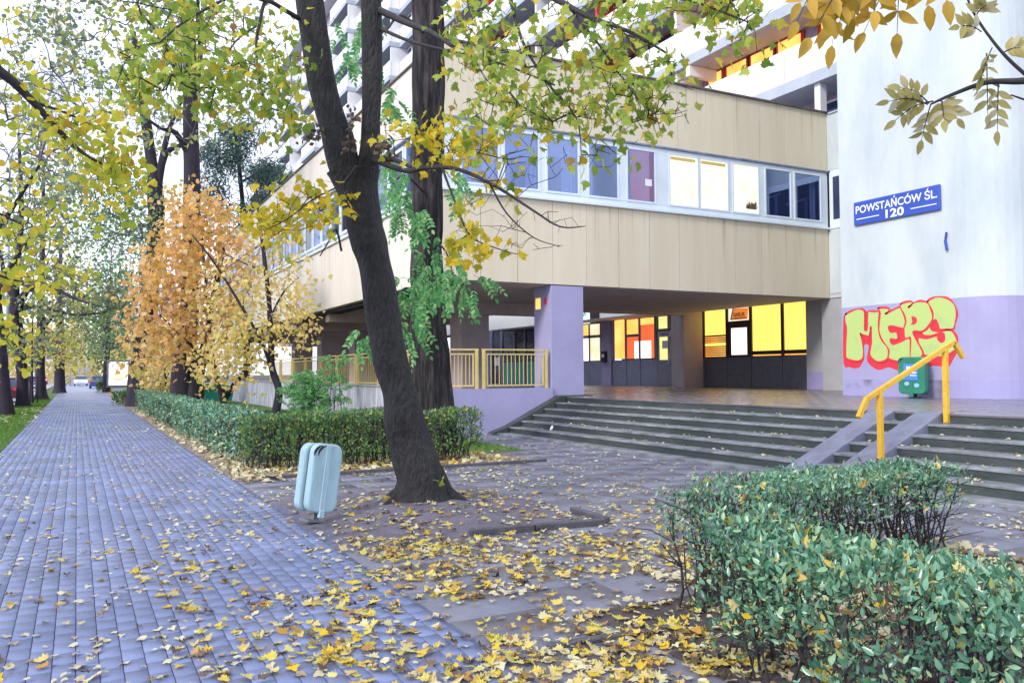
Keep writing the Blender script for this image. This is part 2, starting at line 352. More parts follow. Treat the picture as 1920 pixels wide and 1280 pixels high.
# ------------------------------------------------------------------ mesh building
class MB:
    def __init__(s): s.v, s.f = [], []
    def quad(s, a, b, c, d):
        i = len(s.v); s.v += [tuple(a), tuple(b), tuple(c), tuple(d)]; s.f.append((i, i + 1, i + 2, i + 3)); return s
    def box(s, x0, x1, y0, y1, z0, z1):
        i = len(s.v)
        s.v += [(x0, y0, z0), (x1, y0, z0), (x1, y1, z0), (x0, y1, z0), (x0, y0, z1), (x1, y0, z1), (x1, y1, z1), (x0, y1, z1)]
        s.f += [tuple(i + k for k in q) for q in ((0, 3, 2, 1), (4, 5, 6, 7), (0, 1, 5, 4), (1, 2, 6, 5), (2, 3, 7, 6), (3, 0, 4, 7))]
        return s
    def prism(s, poly, a, b, axis='z'):
        """polygon extruded along an axis: for 'y' poly is (x,z), for 'x' it is (y,z), for 'z' (x,y)"""
        def pt(p, h):
            return (p[0], p[1], h) if axis == 'z' else ((p[0], h, p[1]) if axis == 'y' else (h, p[0], p[1]))
        n, i = len(poly), len(s.v)
        s.v += [pt(p, a) for p in poly] + [pt(p, b) for p in poly]
        s.f.append(tuple(i + k for k in range(n))[::-1]); s.f.append(tuple(i + n + k for k in range(n)))
        for k in range(n):
            k2 = (k + 1) % n
            s.f.append((i + k, i + k2, i + n + k2, i + n + k))
        return s
    def bar(s, p, q, w, h=None, upd=(0, 0, 1)):
        """rectangular bar from p to q"""
        h = h or w
        p, q = np.array(p, float), np.array(q, float)
        d = q - p; d /= np.linalg.norm(d)
        u = np.array(upd, float)
        if abs(d @ u) > 0.95: u = np.array([1.0, 0, 0])
        sd_ = np.cross(d, u); sd_ /= np.linalg.norm(sd_); u = np.cross(sd_, d)
        i = len(s.v)
        for c in (p, q):
            for a, b in ((-1, -1), (1, -1), (1, 1), (-1, 1)):
                s.v.append(tuple(c + sd_ * a * w / 2 + u * b * h / 2))
        s.f += [tuple(i + k for k in t) for t in ((3, 2, 1, 0), (4, 5, 6, 7), (0, 1, 5, 4), (1, 2, 6, 5), (2, 3, 7, 6), (3, 0, 4, 7))]
        return s
    def tube(s, pts, rad, sides=8, bumpy=0.0, freq=3.0, ridges=0, cap=True, seed=0.0):
        pts = [np.array(p, float) for p in pts]
        n, i0 = len(pts), len(s.v)
        pn = None
        for k, p in enumerate(pts):
            d = pts[min(k + 1, n - 1)] - pts[max(k - 1, 0)]
            d = d / (np.linalg.norm(d) + 1e-9)
            if pn is None:
                a = np.array([1.0, 0, 0]) if abs(d[2]) > 0.5 else np.array([0, 0, 1.0])
                pn = np.cross(d, a)
            pn = pn - d * (pn @ d); pn /= np.linalg.norm(pn)
            bn = np.cross(d, pn)
            for j in range(sides):
                t = 2 * math.pi * j / sides
                r = rad[k]
                if bumpy > 0:
                    q = p + pn * math.cos(t) * r + bn * math.sin(t) * r
                    r *= 1 + bumpy * mnoise.noise(Vector((q[0] * freq + seed, q[1] * freq, q[2] * freq * 0.45)))
                if ridges:
                    ph = 1.6 * mnoise.noise(Vector((p[0], p[2] * 1.1 + seed, j * 0.05)))
                    r *= 1 + 0.07 * abs(math.sin(t * ridges / 2 + ph)) - 0.035
                s.v.append(tuple(p + pn * math.cos(t) * r + bn * math.sin(t) * r))
        for k in range(n - 1):
            for j in range(sides):
                a = i0 + k * sides + j; b = i0 + k * sides + (j + 1) % sides
                s.f.append((a, b, b + sides, a + sides))
        if cap:
            s.f.append(tuple(i0 + j for j in range(sides))[::-1])
            s.f.append(tuple(i0 + (n - 1) * sides + j for j in range(sides)))
        return s
    def cyl(s, c, r, h, axis='z', sides=16):
        c = np.array(c, float); a = {'x': 0, 'y': 1, 'z': 2}[axis]
        e = np.zeros(3); e[a] = h
        return s.tube([c, c + e], [r, r], sides)
    def mesh(s, name):
        me = bpy.data.meshes.new(name)
        me.from_pydata([tuple(map(float, v)) for v in s.v], [], s.f)
        me.update()
        return me

def put(name, me, material=None, parent=None, kind=None, label=None, smooth=False, bevel=0.0, loc=None, mw=None, **kw):
    """links a mesh (in world coordinates unless loc/mw is given) as one object"""
    if isinstance(me, MB): me = me.mesh(name)
    o = bpy.data.objects.new(name, me)
    COL.objects.link(o)
    if material is not None and len(me.materials) == 0:
        me.materials.append(M[material] if isinstance(material, str) else material)
    if smooth: me.shade_smooth()
    if loc is not None: o.location = loc
    if mw is not None: o.matrix_basis = mw
    if parent is not None: setp(o, parent)
    if kind: o['kind'] = kind
    if label: o['label'] = label
    for k, v in kw.items(): o[k] = v
    if bevel > 0:
        b = o.modifiers.new('bevel', 'BEVEL'); b.width = bevel; b.segments = 2; b.limit_method = 'ANGLE'
    return o

ROOTS = {}
def setp(o, parent):
    o.parent = parent
    o.matrix_parent_inverse = Matrix.Translation(-Vector(ROOTS.get(parent.name, (0, 0, 0))))

def thing(name, label, cat, base=(0, 0, 0), group=None):
    e = bpy.data.objects.new(name, None)
    COL.objects.link(e)
    e.empty_display_size = 0.2
    e.location = base
    ROOTS[e.name] = tuple(map(float, base))
    e['label'] = label; e['category'] = cat
    if group: e['group'] = group
    return e

def tag(o, label, cat, group=None):
    o['label'] = label; o['category'] = cat
    if group: o['group'] = group
    return o

def text_mesh(txt, size, bold=0.0, sx=1.0):
    cu = bpy.data.curves.new('lettering', 'FONT')
    cu.body = txt; cu.size = size; cu.align_x = 'CENTER'; cu.align_y = 'CENTER'
    cu.extrude = 0.002; cu.offset = bold; cu.resolution_u = 3
    ob = bpy.data.objects.new('lettering', cu); COL.objects.link(ob)
    bpy.context.view_layer.update()
    me = bpy.data.meshes.new_from_object(ob.evaluated_get(bpy.context.evaluated_depsgraph_get()))
    bpy.data.objects.remove(ob)
    if sx != 1.0: me.transform(Matrix.Diagonal((sx, 1, 1, 1)))
    return me

def fit(me, w, h):
    xs = [v.co.x for v in me.vertices]; ys = [v.co.y for v in me.vertices]
    cx, cy = (max(xs) + min(xs)) / 2, (max(ys) + min(ys)) / 2
    me.transform(Matrix.Diagonal((w / (max(xs) - min(xs)), h / (max(ys) - min(ys)), 1, 1)) @ Matrix.Translation((-cx, -cy, 0)))
    return me

def on_x(x, y, z, rot=0.0):      # a sign plane that faces the street (-X)
    return Matrix.Translation((x, y, z)) @ Matrix(((0, 0, -1, 0), (-1, 0, 0, 0), (0, 1, 0, 0), (0, 0, 0, 1))) @ Matrix.Rotation(rot, 4, 'Z')

# ------------------------------------------------------------------ leaves and branches
def tmpl_maple():
    pts = [(0.03, -0.02), (0.20, -0.10), (0.17, 0.02), (0.42, 0.06), (0.36, 0.16), (0.50, 0.34), (0.30, 0.36), (0.24, 0.48), (0.13, 0.52), (0.17, 0.72), (0.07, 0.72), (0.0, 0.95)]
    pts = pts + [(-x, y) for x, y in reversed(pts[:-1])]
    v = [(0, 0.22, 0.0)] + [(x, y, 0.10 * (x * x) * 4 - 0.06 * y + (0.03 if k % 2 else -0.03)) for k, (x, y) in enumerate(pts)]
    n = len(pts)
    f = [(0, 1 + k, 1 + (k + 1) % n) for k in range(n)]
    return np.array(v), f

def tmpl_maple_lo():
    pts = [(0.0, 0.0), (0.28, -0.05), (0.36, 0.12), (0.52, 0.36), (0.33, 0.52), (0.22, 0.70), (0.0, 0.95), (-0.22, 0.70), (-0.33, 0.52), (-0.52, 0.36), (-0.36, 0.12), (-0.28, -0.05)]
    v = [(0, 0.28, 0.03)] + [(x, y, 0.22 * abs(x) - 0.12 * y * y + (0.05 if k % 3 else -0.03)) for k, (x, y) in enumerate(pts)]
    n = len(pts)
    return np.array(v), [(0, 1 + k, 1 + (k + 1) % n) for k in range(n)]

def tmpl_oval(w=0.42, fold=0.12, curl=0.1):
    ys = [0, 0.18, 0.45, 0.75, 1.0]; ws = [0.02, 0.75, 1.0, 0.62, 0.0]
    v = []
    for y, q in zip(ys, ws):
        zc = -curl * (y - 0.3) ** 2
        v += [(-q * w / 2, y, zc + fold * q * 0.5), (0, y, zc), (q * w / 2, y, zc + fold * q * 0.5)]
    f = []
    for k in range(4):
        a = 3 * k
        f += [(a, a + 1, a + 4, a + 3), (a + 1, a + 2, a + 5, a + 4)]
    return np.array(v), f

def tmpl_quad(w=0.5):
    return np.array([(0, 0, 0), (w / 2, 0.45, 0.08), (0, 1, -0.05), (-w / 2, 0.45, 0.08)]), [(0, 1, 2), (0, 2, 3)]

def tmpl_round():
    pts = [(0.0, 0.04), (0.22, -0.02), (0.42, 0.18), (0.44, 0.45), (0.28, 0.75), (0.0, 1.0), (-0.28, 0.75), (-0.44, 0.45), (-0.42, 0.18), (-0.22, -0.02)]
    v = [(0, 0.35, 0.0)] + [(x, y, 0.18 * abs(x)) for x, y in pts]
    return np.array(v), [(0, 1 + k, 1 + (k + 1) % len(pts)) for k in range(len(pts))]

T_MAPLE, T_MLO, T_OVAL, T_QUAD, T_ROUND = tmpl_maple(), tmpl_maple_lo(), tmpl_oval(), tmpl_quad(), tmpl_round()
def stalk(tm, l=.45):
    v, f = tm
    n = len(v)
    return np.vstack([v, [(-.014, -l, -.06), (.014, -l, -.06)]]), f + [(0, n, n + 1)]
T_MAPLE, T_ROUND = stalk(T_MAPLE), stalk(T_ROUND, .35)
def curled(tm, k=1.1):
    v, f = tm
    v = v.copy(); x, y = v[:, 0].copy(), v[:, 1].copy()
    v[:, 2] += k * (x * x) * .9 + .35 * k * (y - .3) ** 2 + .08 * np.sin(9 * x + 5 * y)
    v[:, 0] = x * (1 - .35 * np.abs(x) * k)
    return v, f
T_CURL = curled(T_MAPLE)
T_ASH = tmpl_oval(0.44, 0.10, 0.25)
T_ROB = tmpl_oval(0.5, 0.05, 0.1)

def frames(a, nrm):
    a = a / (np.linalg.norm(a, axis=1, keepdims=True) + 1e-9)
    nrm = nrm - a * np.sum(a * nrm, axis=1, keepdims=True)
    nrm = nrm / (np.linalg.norm(nrm, axis=1, keepdims=True) + 1e-9)
    s_ = np.cross(a, nrm)
    return np.stack([s_, a, nrm], axis=2)          # columns: side, along, normal

def rand_frames(n, droop=0.5, flat=0.0):
    a = rng.normal(size=(n, 3)); a /= np.linalg.norm(a, axis=1, keepdims=True); a[:, 2] -= droop
    nn = rng.normal(size=(n, 3)); nn[:, 2] += flat * 3
    return frames(a, nn)

def leaves_mesh(name, tm, pos, R, sc):
    v, f = tm
    n, k = len(pos), len(v)
    V = np.einsum('nij,kj->nki', R, v) * np.asarray(sc)[:, None, None] + pos[:, None, :]
    V = V.reshape(-1, 3)
    sizes = np.array([len(q) for q in f]); flat = np.array([i for q in f for i in q])
    idx = (flat[None, :] + (np.arange(n) * k)[:, None]).reshape(-1)
    st = np.tile(sizes, n)
    me = bpy.data.meshes.new(name)
    me.vertices.add(len(V)); me.vertices.foreach_set('co', V.ravel().astype(np.float32))
    me.loops.add(len(idx)); me.loops.foreach_set('vertex_index', idx.astype(np.int32))
    me.polygons.add(len(st)); me.polygons.foreach_set('loop_start', np.concatenate([[0], np.cumsum(st)[:-1]]).astype(np.int32))
    me.update(calc_edges=True)
    return me

def leaves(parent, tm, pos, R, sc, material, name='leaf', single=0, mass='crown', label=None, view=True):
    """the leaves nearest the viewpoint become parts of their own, the rest one mass"""
    pos = np.asarray(pos, float); sc = np.asarray(sc, float)
    d = np.linalg.norm(pos - CAM, axis=1) / sc
    if view:
        rel = pos - CAM
        z = rel @ fwd; px = 960 + FOC * (rel @ rgt) / z; py = 640 - FOC * (rel @ upv) / z
        d = d + 1e6 * ((z < 0.2) | (px < 0) | (px > 1920) | (py < 0) | (py > 1280))
    order = np.argsort(d)
    near, rest = order[:single], order[single:]
    if len(near):
        me = leaves_mesh(name, tm, np.zeros((1, 3)), np.eye(3)[None], [1.0])
        me.materials.append(M[material] if isinstance(material, str) else material); me.shade_smooth()
        for i in near:
            o = bpy.data.objects.new(name, me); COL.objects.link(o)
            mm = np.eye(4); mm[:3, :3] = R[i] * sc[i]; mm[:3, 3] = pos[i]
            o.matrix_basis = Matrix(mm.tolist()); setp(o, parent)
    if len(rest):
        me = leaves_mesh(mass, tm, pos[rest], R[rest], sc[rest])
        me.materials.append(M[material] if isinstance(material, str) else material)
        o = bpy.data.objects.new(mass, me); COL.objects.link(o)
        if parent is not None: setp(o, parent)
        o['kind'] = 'stuff'
        if label: o['label'] = label
        return o

def grow(init, targets, step=0.35, jit=0.06, sag=0.05, rtip=0.004, power=0.42, rmax=0.09):
    """joins every target to the nearest wood; init: list of polylines of the limbs"""
    npos, par, fixed = [], [], []
    for pl in init:
        last = -1
        for p in pl:
            npos.append(np.array(p, float)); par.append(last); last = len(npos) - 1; fixed.append(True)
    arr = np.zeros((len(npos) + len(targets) * 40, 3)); arr[:len(npos)] = np.array(npos)
    cnt = len(npos)
    T = np.array(targets)
    d0 = np.min(np.linalg.norm(T[:, None, :] - arr[None, :cnt, :], axis=2), axis=1)
    for t in T[np.argsort(d0)]:
        dd = np.linalg.norm(arr[:cnt] - t, axis=1)
        i = int(np.argmin(dd)); dist = dd[i]
        k = max(1, min(30, int(math.ceil(dist / step))))
        a = arr[i].copy(); last = i
        off = rng.normal(size=3) * jit * dist
        for q in range(1, k + 1):
            u = q / k
            p = a + (t - a) * u + off * math.sin(math.pi * u) + np.array([0, 0, sag * dist * math.sin(math.pi * u)])
            if q < k: p = p + rng.normal(size=3) * jit * step * 0.8
            arr[cnt] = p; par.append(last); fixed.append(False); last = cnt; cnt += 1
    w = np.zeros(cnt); ch = np.zeros(cnt, int)
    for i in range(cnt):
        if par[i] >= 0: ch[par[i]] += 1
    for i in range(cnt - 1, -1, -1):
        if w[i] == 0: w[i] = 1
        if par[i] >= 0: w[par[i]] += w[i]
    r = np.minimum(rmax, rtip * w ** power)
    return arr[:cnt], np.array(par), np.array(fixed), r

def twig_mesh(name, pos, par, fixed, r, sides=4):
    e = np.array([i for i in range(len(pos)) if par[i] >= 0 and not fixed[i]])
    if len(e) == 0: return None
    a, b = pos[par[e]], pos[e]
    ra = np.where(fixed[par[e]], r[e], r[par[e]]); rb = r[e]
    d = b - a; d /= (np.linalg.norm(d, axis=1, keepdims=True) + 1e-9)
    h = np.where(np.abs(d[:, 2:3]) > 0.8, np.array([[1.0, 0, 0]]), np.array([[0, 0, 1.0]]))
    s_ = np.cross(d, h); s_ /= np.linalg.norm(s_, axis=1, keepdims=True); u = np.cross(s_, d)
    V = np.zeros((len(e), 2 * sides, 3))
    for j in range(sides):
        t = 2 * math.pi * j / sides
        o = s_ * math.cos(t) + u * math.sin(t)
        V[:, j] = a + o * ra[:, None]; V[:, sides + j] = b + o * rb[:, None]
    f = [(j, (j + 1) % sides, sides + (j + 1) % sides, sides + j) for j in range(sides)]
    me = bpy.data.meshes.new(name)
    idx = (np.array(f).ravel()[None, :] + (np.arange(len(e)) * 2 * sides)[:, None]).ravel()
    V = V.reshape(-1, 3)
    me.vertices.add(len(V)); me.vertices.foreach_set('co', V.ravel().astype(np.float32))
    me.loops.add(len(idx)); me.loops.foreach_set('vertex_index', idx.astype(np.int32))
    me.polygons.add(len(idx) // 4); me.polygons.foreach_set('loop_start', np.arange(0, len(idx), 4).astype(np.int32))
    me.update(calc_edges=True); me.shade_smooth()
    return me

def smooth_line(pts, n=6):
    pts = [np.array(p, float) for p in pts]
    out = []
    for k in range(len(pts) - 1):
        p0 = pts[max(k - 1, 0)]; p1 = pts[k]; p2 = pts[k + 1]; p3 = pts[min(k + 2, len(pts) - 1)]
        for q in range(n):
            t = q / n
            out.append(0.5 * ((2 * p1) + (-p0 + p2) * t + (2 * p0 - 5 * p1 + 4 * p2 - p3) * t * t + (-p0 + 3 * p1 - 3 * p2 + p3) * t ** 3))
    out.append(pts[-1])
    return out

def limb(name, parent, pts, rads, material, sides=10, n=6, bumpy=0.12, freq=5, ridges=0, seed=0.0):
    pl = smooth_line(pts, n)
    x = np.linspace(0, 1, len(rads)); rr = np.interp(np.linspace(0, 1, len(pl)), x, rads)
    put(name, MB().tube(pl, rr, sides, bumpy, freq, ridges, seed=seed), material, parent, smooth=True)
    return pl

def region(cx, cy, rx, ry, d0, d1, n):
    """points of the crown: an ellipse seen from the path, d0 to d1 metres away"""
    out = []
    while len(out) < n:
        x, y = rng.uniform(-1, 1, 2)
        if x * x + y * y > 1: continue
        q = P(cx + x * rx, cy + y * ry, rng.uniform(d0, d1))
        # uneven clumps
        if mnoise.noise(Vector(q * 1.3)) < -0.18 and rng.random() < 0.8: continue
        out.append(q)
    return out

def twiggy(parent, init, targets, per, spread, size, tm, lm, single=0, droop=0.6, flat=0.1, rtip=0.004, bare=0.0,
           wood='twig', mass='crown', step=0.35, jit=0.06, sizevar=0.3, rmax=0.05, label=None):
    pos, par, fx, r = grow(init, targets, step, jit, rtip=rtip, rmax=rmax)
    me = twig_mesh('twigs', pos, par, fx, r)
    if me:
        me.materials.append(M[wood])
        o = bpy.data.objects.new('twigs', me); COL.objects.link(o); setp(o, parent); o['kind'] = 'stuff'
    t = np.array(targets)
    keep = rng.random(len(t)) >= bare
    t = t[keep]
    if per > 0 and len(t):
        c = np.repeat(t, per, axis=0) + rng.normal(size=(len(t) * per, 3)) * spread
        leaves(parent, tm, c, rand_frames(len(c), droop, flat), size * (1 + rng.uniform(-sizevar, sizevar, len(c))), lm, single=single, mass=mass, label=label)

def compound(p0, p1, pairs, L, sagv=0.15, tilt=0.3, facing=None):
    """feather-shaped leaf: returns rachis points and leaflet placements"""
    p0, p1 = np.array(p0, float), np.array(p1, float)
    ln = np.linalg.norm(p1 - p0)
    def at(t): return p0 + (p1 - p0) * t + np.array([0, 0, sagv * ln * math.sin(math.pi * min(t, 1)) * (1 if abs((p1 - p0)[2]) < ln * .8 else .3)])
    pts = [at(t) for t in np.linspace(0, 1, 6)]
    view = facing if facing is not None else (CAM - p0)
    view = view / np.linalg.norm(view)
    nrm = view + rng.normal(size=3) * tilt
    pos, ax, nn = [], [], []
    for k in range(pairs):
        t = 0.25 + 0.72 * k / max(1, pairs)
        q = at(t); d = at(min(1, t + .05)) - at(t - .05); d /= np.linalg.norm(d)
        s_ = np.cross(d, nrm); s_ /= np.linalg.norm(s_)
        for sg in (-1, 1):
            pos.append(q); ax.append(d * 0.62 + s_ * sg * 0.8 + rng.normal(size=3) * 0.10 - np.array([0, 0, .08])); nn.append(nrm + rng.normal(size=3) * 0.25)
    d = at(1) - at(.9)
    pos.append(at(1)); ax.append(d / np.linalg.norm(d)); nn.append(nrm)
    pos, ax, nn = np.array(pos), np.array(ax), np.array(nn)
    return pts, pos, frames(ax, nn), L * rng.uniform(0.8, 1.1, len(pos))

# ================================================================== THE GROUND
T = 0.934                     # terrace floor
put('ground', MB().box(-400, 400, -60, 900, -0.6, -0.06), 'soil', kind='structure')
put('road', MB().box(-16, -2.95, -20, 400, -0.058, -0.10 + 0.05), 'asphalt', kind='structure')
grass_strip = put('grass_strip', MB().box(-2.81, -1.42, -5, 300, -0.055, -0.015), 'grass', kind='structure')
put('lawn', MB().box(3.1, 8.15, 14.95, 120, -0.054, 0.012), 'grass', kind='structure')
put('litter_strip', MB().box(2.12, 3.09, 13.0, 120, -0.054, 0.004), 'litter', kind='structure')
put('litter_strip', MB().box(3.11, 7.5, 13.2, 14.93, -0.053, 0.0), 'litter', kind='structure')
put('side_bed', MB().box(3.0, 7.0, -4, 4.75, -0.053, 0.0), 'soil', kind='structure')
put('sidewalk_far', MB().box(-1.4, 2.12, 60.1, 330, -0.0119, 0.0), mat('far pale paving', (0.19, 0.22, 0.36), 0.4, 0.2, 1.5), kind='structure')
mk = MB()
for k in range(60):
    mk.box(-2.95, -2.82, -4 + k * 5.0, 0.985 + k * 5.0, -0.06, 0.03)
put('road_kerb', mk, 'kerb', kind='structure')

# --- block paving of the footpath
walk = put('sidewalk', MB().box(-1.4, 2.12, -6, 330, -0.054, -0.012), 'joint', kind='structure')
ROOTS[walk.name] = (0, 0, 0)
def paver_mesh(w, l, ch=0.004, g=0.004, h=0.03):
    a, b = w / 2 - g / 2, l / 2 - g / 2
    v = []
    for (q, z) in ((0, -h), (0, -ch), (ch, 0)):
        v += [(-a + q, -b + q, z), (a - q, -b + q, z), (a - q, b - q, z), (-a + q, b - q, z)]
    f = [(8, 9, 10, 11)]
    for lv in (0, 4):
        for j in range(4):
            f.append((lv + j, lv + (j + 1) % 4, lv + 4 + (j + 1) % 4, lv + 4 + j))
    return np.array(v, float), f
def pave(parent, x0, x1, y0, y1, w, l, material, name, single, z=0.0, rough=0.0012, g=0.006, ch=0.004, stag=True, tilt=0.006, h=0.03, skip=None):
    pos = []
    nx = int(round((x1 - x0) / w))
    for i in range(nx):
        off = (l / 2 if (i % 2 and stag) else 0)
        k = 0
        while y0 + k * l + off < y1:
            c = (x0 + (i + .5) * w, y0 + (k + .5) * l + off)
            if not (skip and skip(*c)): pos.append((c[0], c[1], z))
            k += 1
    pos = np.array(pos); n = len(pos)
    pos[:, 2] += rng.normal(size=n) * rough
    und = np.array([mnoise.noise(Vector((p[0] * .9, p[1] * .9, 0))) for p in pos]) * 0.004
    pos[:, 2] += und
    nn = np.tile([0, 0, 1.0], (n, 1)) + rng.normal(size=(n, 3)) * tilt
    R = frames(np.tile([0, 1.0, 0], (n, 1)) + rng.normal(size=(n, 3)) * np.array([tilt, 0, 0]), nn)
    tm = paver_mesh(w, l, ch, g, h)
    leaves(parent, tm, pos, R, np.ones(n), material, name=name, single=single, mass=name)
pave(walk, -1.38, 2.10, 0.6, 60, 0.116, 0.2, 'paver', 'paving_stone', 300, g=0.0045, ch=0.0028, tilt=0.003, rough=0.0008)

# --- concrete slabs of the forecourt
court = put('forecourt', MB().box(2.125, 9.9, -6, 13.0, -0.056, -0.014), 'joint', kind='structure')
ROOTS[court.name] = (0, 0, 0)
pit = (2.55, 5.0, 7.30, 11.0)
def in_pit(x, y): return (pit[0] - .2 < x < pit[1] and pit[2] + .2 < y < pit[3]) or (x > 3.35 and y < 4.2 and x < 6.6)
pave(court, 2.14, 9.9, 1.0, 13.0, 0.7, 0.8, 'slab', 'concrete_slab', 300, z=-0.004, rough=0.002, g=0.012, ch=0.006, stag=True, tilt=0.003, h=0.04, skip=in_pit)
court2 = put('forecourt', MB().box(7.505, 10.6, 13.0, 21.0, -0.056, -0.014), 'joint', kind='structure')
ROOTS[court2.name] = (0, 0, 0)
pave(court2, 7.5, 10.3, 13.0, 20.6, 0.7, 0.8, 'slab', 'concrete_slab', 100, z=-0.004, rough=0.002, g=0.012, ch=0.006, stag=False, tilt=0.004, h=0.04)
# mound of trodden earth round the maple, its edge sinks unevenly under the slabs
g_ = MB(); NX, NY = 44, 60
PX0, PX1, PY0, PY1 = 1.7, 5.5, 6.7, 11.7
def mound(x, y):
    r = math.hypot(x - 3.62, y - 9.2)
    e = min((x - 2.25) / .5, (5.05 - x) / .22, (y - 7.42) / .22, (11.1 - y) / .5)
    e += .8 * mnoise.noise(Vector((x * 2.1, y * 2.1, 4)))
    return 0.12 * math.exp(-(r / 0.75) ** 2) + 0.03 * math.exp(-(r / 1.6) ** 2) + 0.018 * mnoise.noise(Vector((x * 3, y * 3, 0))) + min(.004, -.022 + .03 * e)
for i in range(NX + 1):
    for j in range(NY + 1):
        x = PX0 + (PX1 - PX0) * i / NX; y = PY0 + (PY1 - PY0) * j / NY
        g_.v.append((x, y, mound(x, y)))
for i in range(NX):
    for j in range(NY):
        a = i * (NY + 1) + j; g_.f.append((a, a + NY + 1, a + NY + 2, a + 1))
pit_soil = put('tree_pit', g_, mat('trodden violet earth', (0.17, 0.15, 0.20), 0.7, 0.35, 4, 0.6, 30, col2=(0.09, 0.08, 0.11)), kind='structure', smooth=True)
ROOTS[pit_soil.name] = (0, 0, 0)
for (a, b) in (((3.45, 7.52), (4.12, 7.44)), ((4.14, 7.438), (4.92, 7.34)), ((4.99, 7.40), (5.03, 8.15))):
    put('kerb_stone', MB().bar((a[0], a[1], 0.015), (b[0], b[1], 0.02), 0.09, 0.09), 'kerb', pit_soil, bevel=0.012)
for k in range(5):
    put('kerb_stone', MB().bar((2.5 + k * 1.0, 13.02, 0.0), (3.48 + k * 1.0, 13.02, 0.0), 0.08, 0.09), 'kerb', court, bevel=0.01)
put('kerb_stone', MB().bar((2.45, 4.25, -0.005), (3.3, 4.2, -0.005), 0.07, 0.05), 'kerb', court, bevel=0.01)

# ================================================================== STAIRS AND TERRACE
SX0, RUN, RISE = 9.9, 0.35, 0.149
stairs = thing('stairs', 'wide dark mossy concrete steps leading up to the terrace', 'stairs', (10.8, 12, 0))
del stairs['category'], stairs['label']
stairs['kind'] = 'structure'
put('base_slab', MB().box(SX0 - 0.32, SX0 + 0.1, -4, 19.15, -0.05, 0.04), 'tread', stairs, bevel=0.006)
for k in range(6):
    x0 = SX0 + k * RUN; z1 = 0.04 + (k + 1) * RISE
    x1 = x0 + RUN + 0.10 if k < 5 else x0 + 0.40
    # riser body in dark stone, tread as a thin worn slab with nosing, painted pale with sky sheen
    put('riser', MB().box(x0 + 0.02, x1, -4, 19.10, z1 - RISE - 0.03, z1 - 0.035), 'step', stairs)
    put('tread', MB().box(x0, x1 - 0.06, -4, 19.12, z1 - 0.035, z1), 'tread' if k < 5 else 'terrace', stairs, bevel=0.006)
# left cheek with sloping kerb
ck = [(SX0 - 0.5, -0.05), (SX0 - 0.42, 0.06), (SX0 + 0.0, 0.19), (SX0 + 1.60, T + 0.03), (SX0 + 2.6, T + 0.03), (SX0 + 2.6, -0.05)]
put('cheek_wall', MB().prism(ck, 19.16, 19.46, 'y'), 'step', stairs, bevel=0.01)
for y0, y1 in ((9.04, 9.49), (8.20, 8.64)):
    rp_ = [(SX0 - 0.35, 0.0), (SX0 - 0.30, 0.062), (SX0 + 5 * RUN - 0.0, T + 0.012), (SX0 + 5 * RUN + 0.28, T + 0.012), (SX0 + 5 * RUN + 0.28, 0.0)]
    put('ramp', MB().prism(rp_, y0, y1, 'y'), 'ramp', stairs, bevel=0.008)

terrace = put('terrace', MB().box(SX0 + 5 * RUN + 0.05, 34, -4, 60, -0.05, T - 0.02).box(8.3, SX0 + 5 * RUN + 0.05, 19.5, 60, -0.05, T - 0.02), 'terrace', kind='structure')
ROOTS[terrace.name] = (0, 0, 0)
pave(terrace, 12.0, 23.2, 4.0, 30.0, 0.5, 0.5, 'terrace', 'floor_tile', 300, z=T, rough=0.0008, g=0.006, ch=0.002, stag=False, tilt=0.006, h=0.018)
put('floor_screed', MB().box(8.4, 12.0, 19.6, 60, T - 0.019, T - 0.002), 'terrace', terrace)
put('floor_screed', MB().box(12.0, 34, 30.0, 60, T - 0.019, T - 0.002), 'terrace', terrace)

# terrace retaining wall: lilac by the steps, pale and stained along the street
rw = thing('retaining_wall', 'lilac low wall under the yellow railing beside the steps', 'wall', (9.8, 19.5, 0))
put('wall_face', MB().box(8.2, 11.42, 19.47, 19.7, -0.05, 1.17), 'lilac', rw)
stw = thing('retaining_wall', 'pale water-stained low wall running along the lawn behind the green shrubs', 'wall', (8.2, 35, 0))
put('wall_face', MB().box(8.2, 8.42, 19.7, 60, -0.05, 1.19), mat('stained pale render', (0.62, 0.64, 0.76), 0.8, 0.1, 2.5, 0.2, 60, stretch=(1, 3, .35), col2=(0.30, 0.30, 0.36), thr=(0.38, 0.6)), stw)
put('coping', MB().box(8.15, 8.45, 19.72, 60, 1.191, 1.23), 'greywall', stw)

# ================================================================== OFFICE WING (beige bands)
wing = thing('office_wing', 'low beige clad office wing on pillars with a band of white windows', 'building', (15, 19.5, 0))
ZB, ZS, ZG0, ZG1, ZF, ZT = 3.98, 6.27, 6.56, 7.98, 8.16, 10.15
# south face y = 19.5 ; west face x = 8.2
seams = [8.2 + 1.09 * k for k in range(13)]; seams[-1] = 22.1
for a, b in zip(seams[:-1], seams[1:]):
    put('cladding_panel', MB().box(a + 0.006, b - 0.006, 19.50, 19.62, ZB, ZS - 0.02), 'beige', wing, bevel=0.004)
for a, b in zip(seams[:-1], seams[1:]):
    put('cladding_panel', MB().box(a + 0.006, b - 0.006, 19.50, 19.62, ZF + 0.06, ZT), 'beige', wing, bevel=0.004)
wy = [19.63 + 1.3 * k for k in range(32)]
for a, b in zip(wy[:-1], wy[1:]):
    put('cladding_panel', MB().box(8.2, 8.32, a + 0.008, b - 0.008, ZB, ZS - 0.02), 'beige_w', wing, bevel=0.004)
    put('cladding_panel', MB().box(8.2, 8.32, a + 0.008, b - 0.008, ZF + 0.06, ZT), 'beige_w', wing, bevel=0.004)
YE = wy[-1]
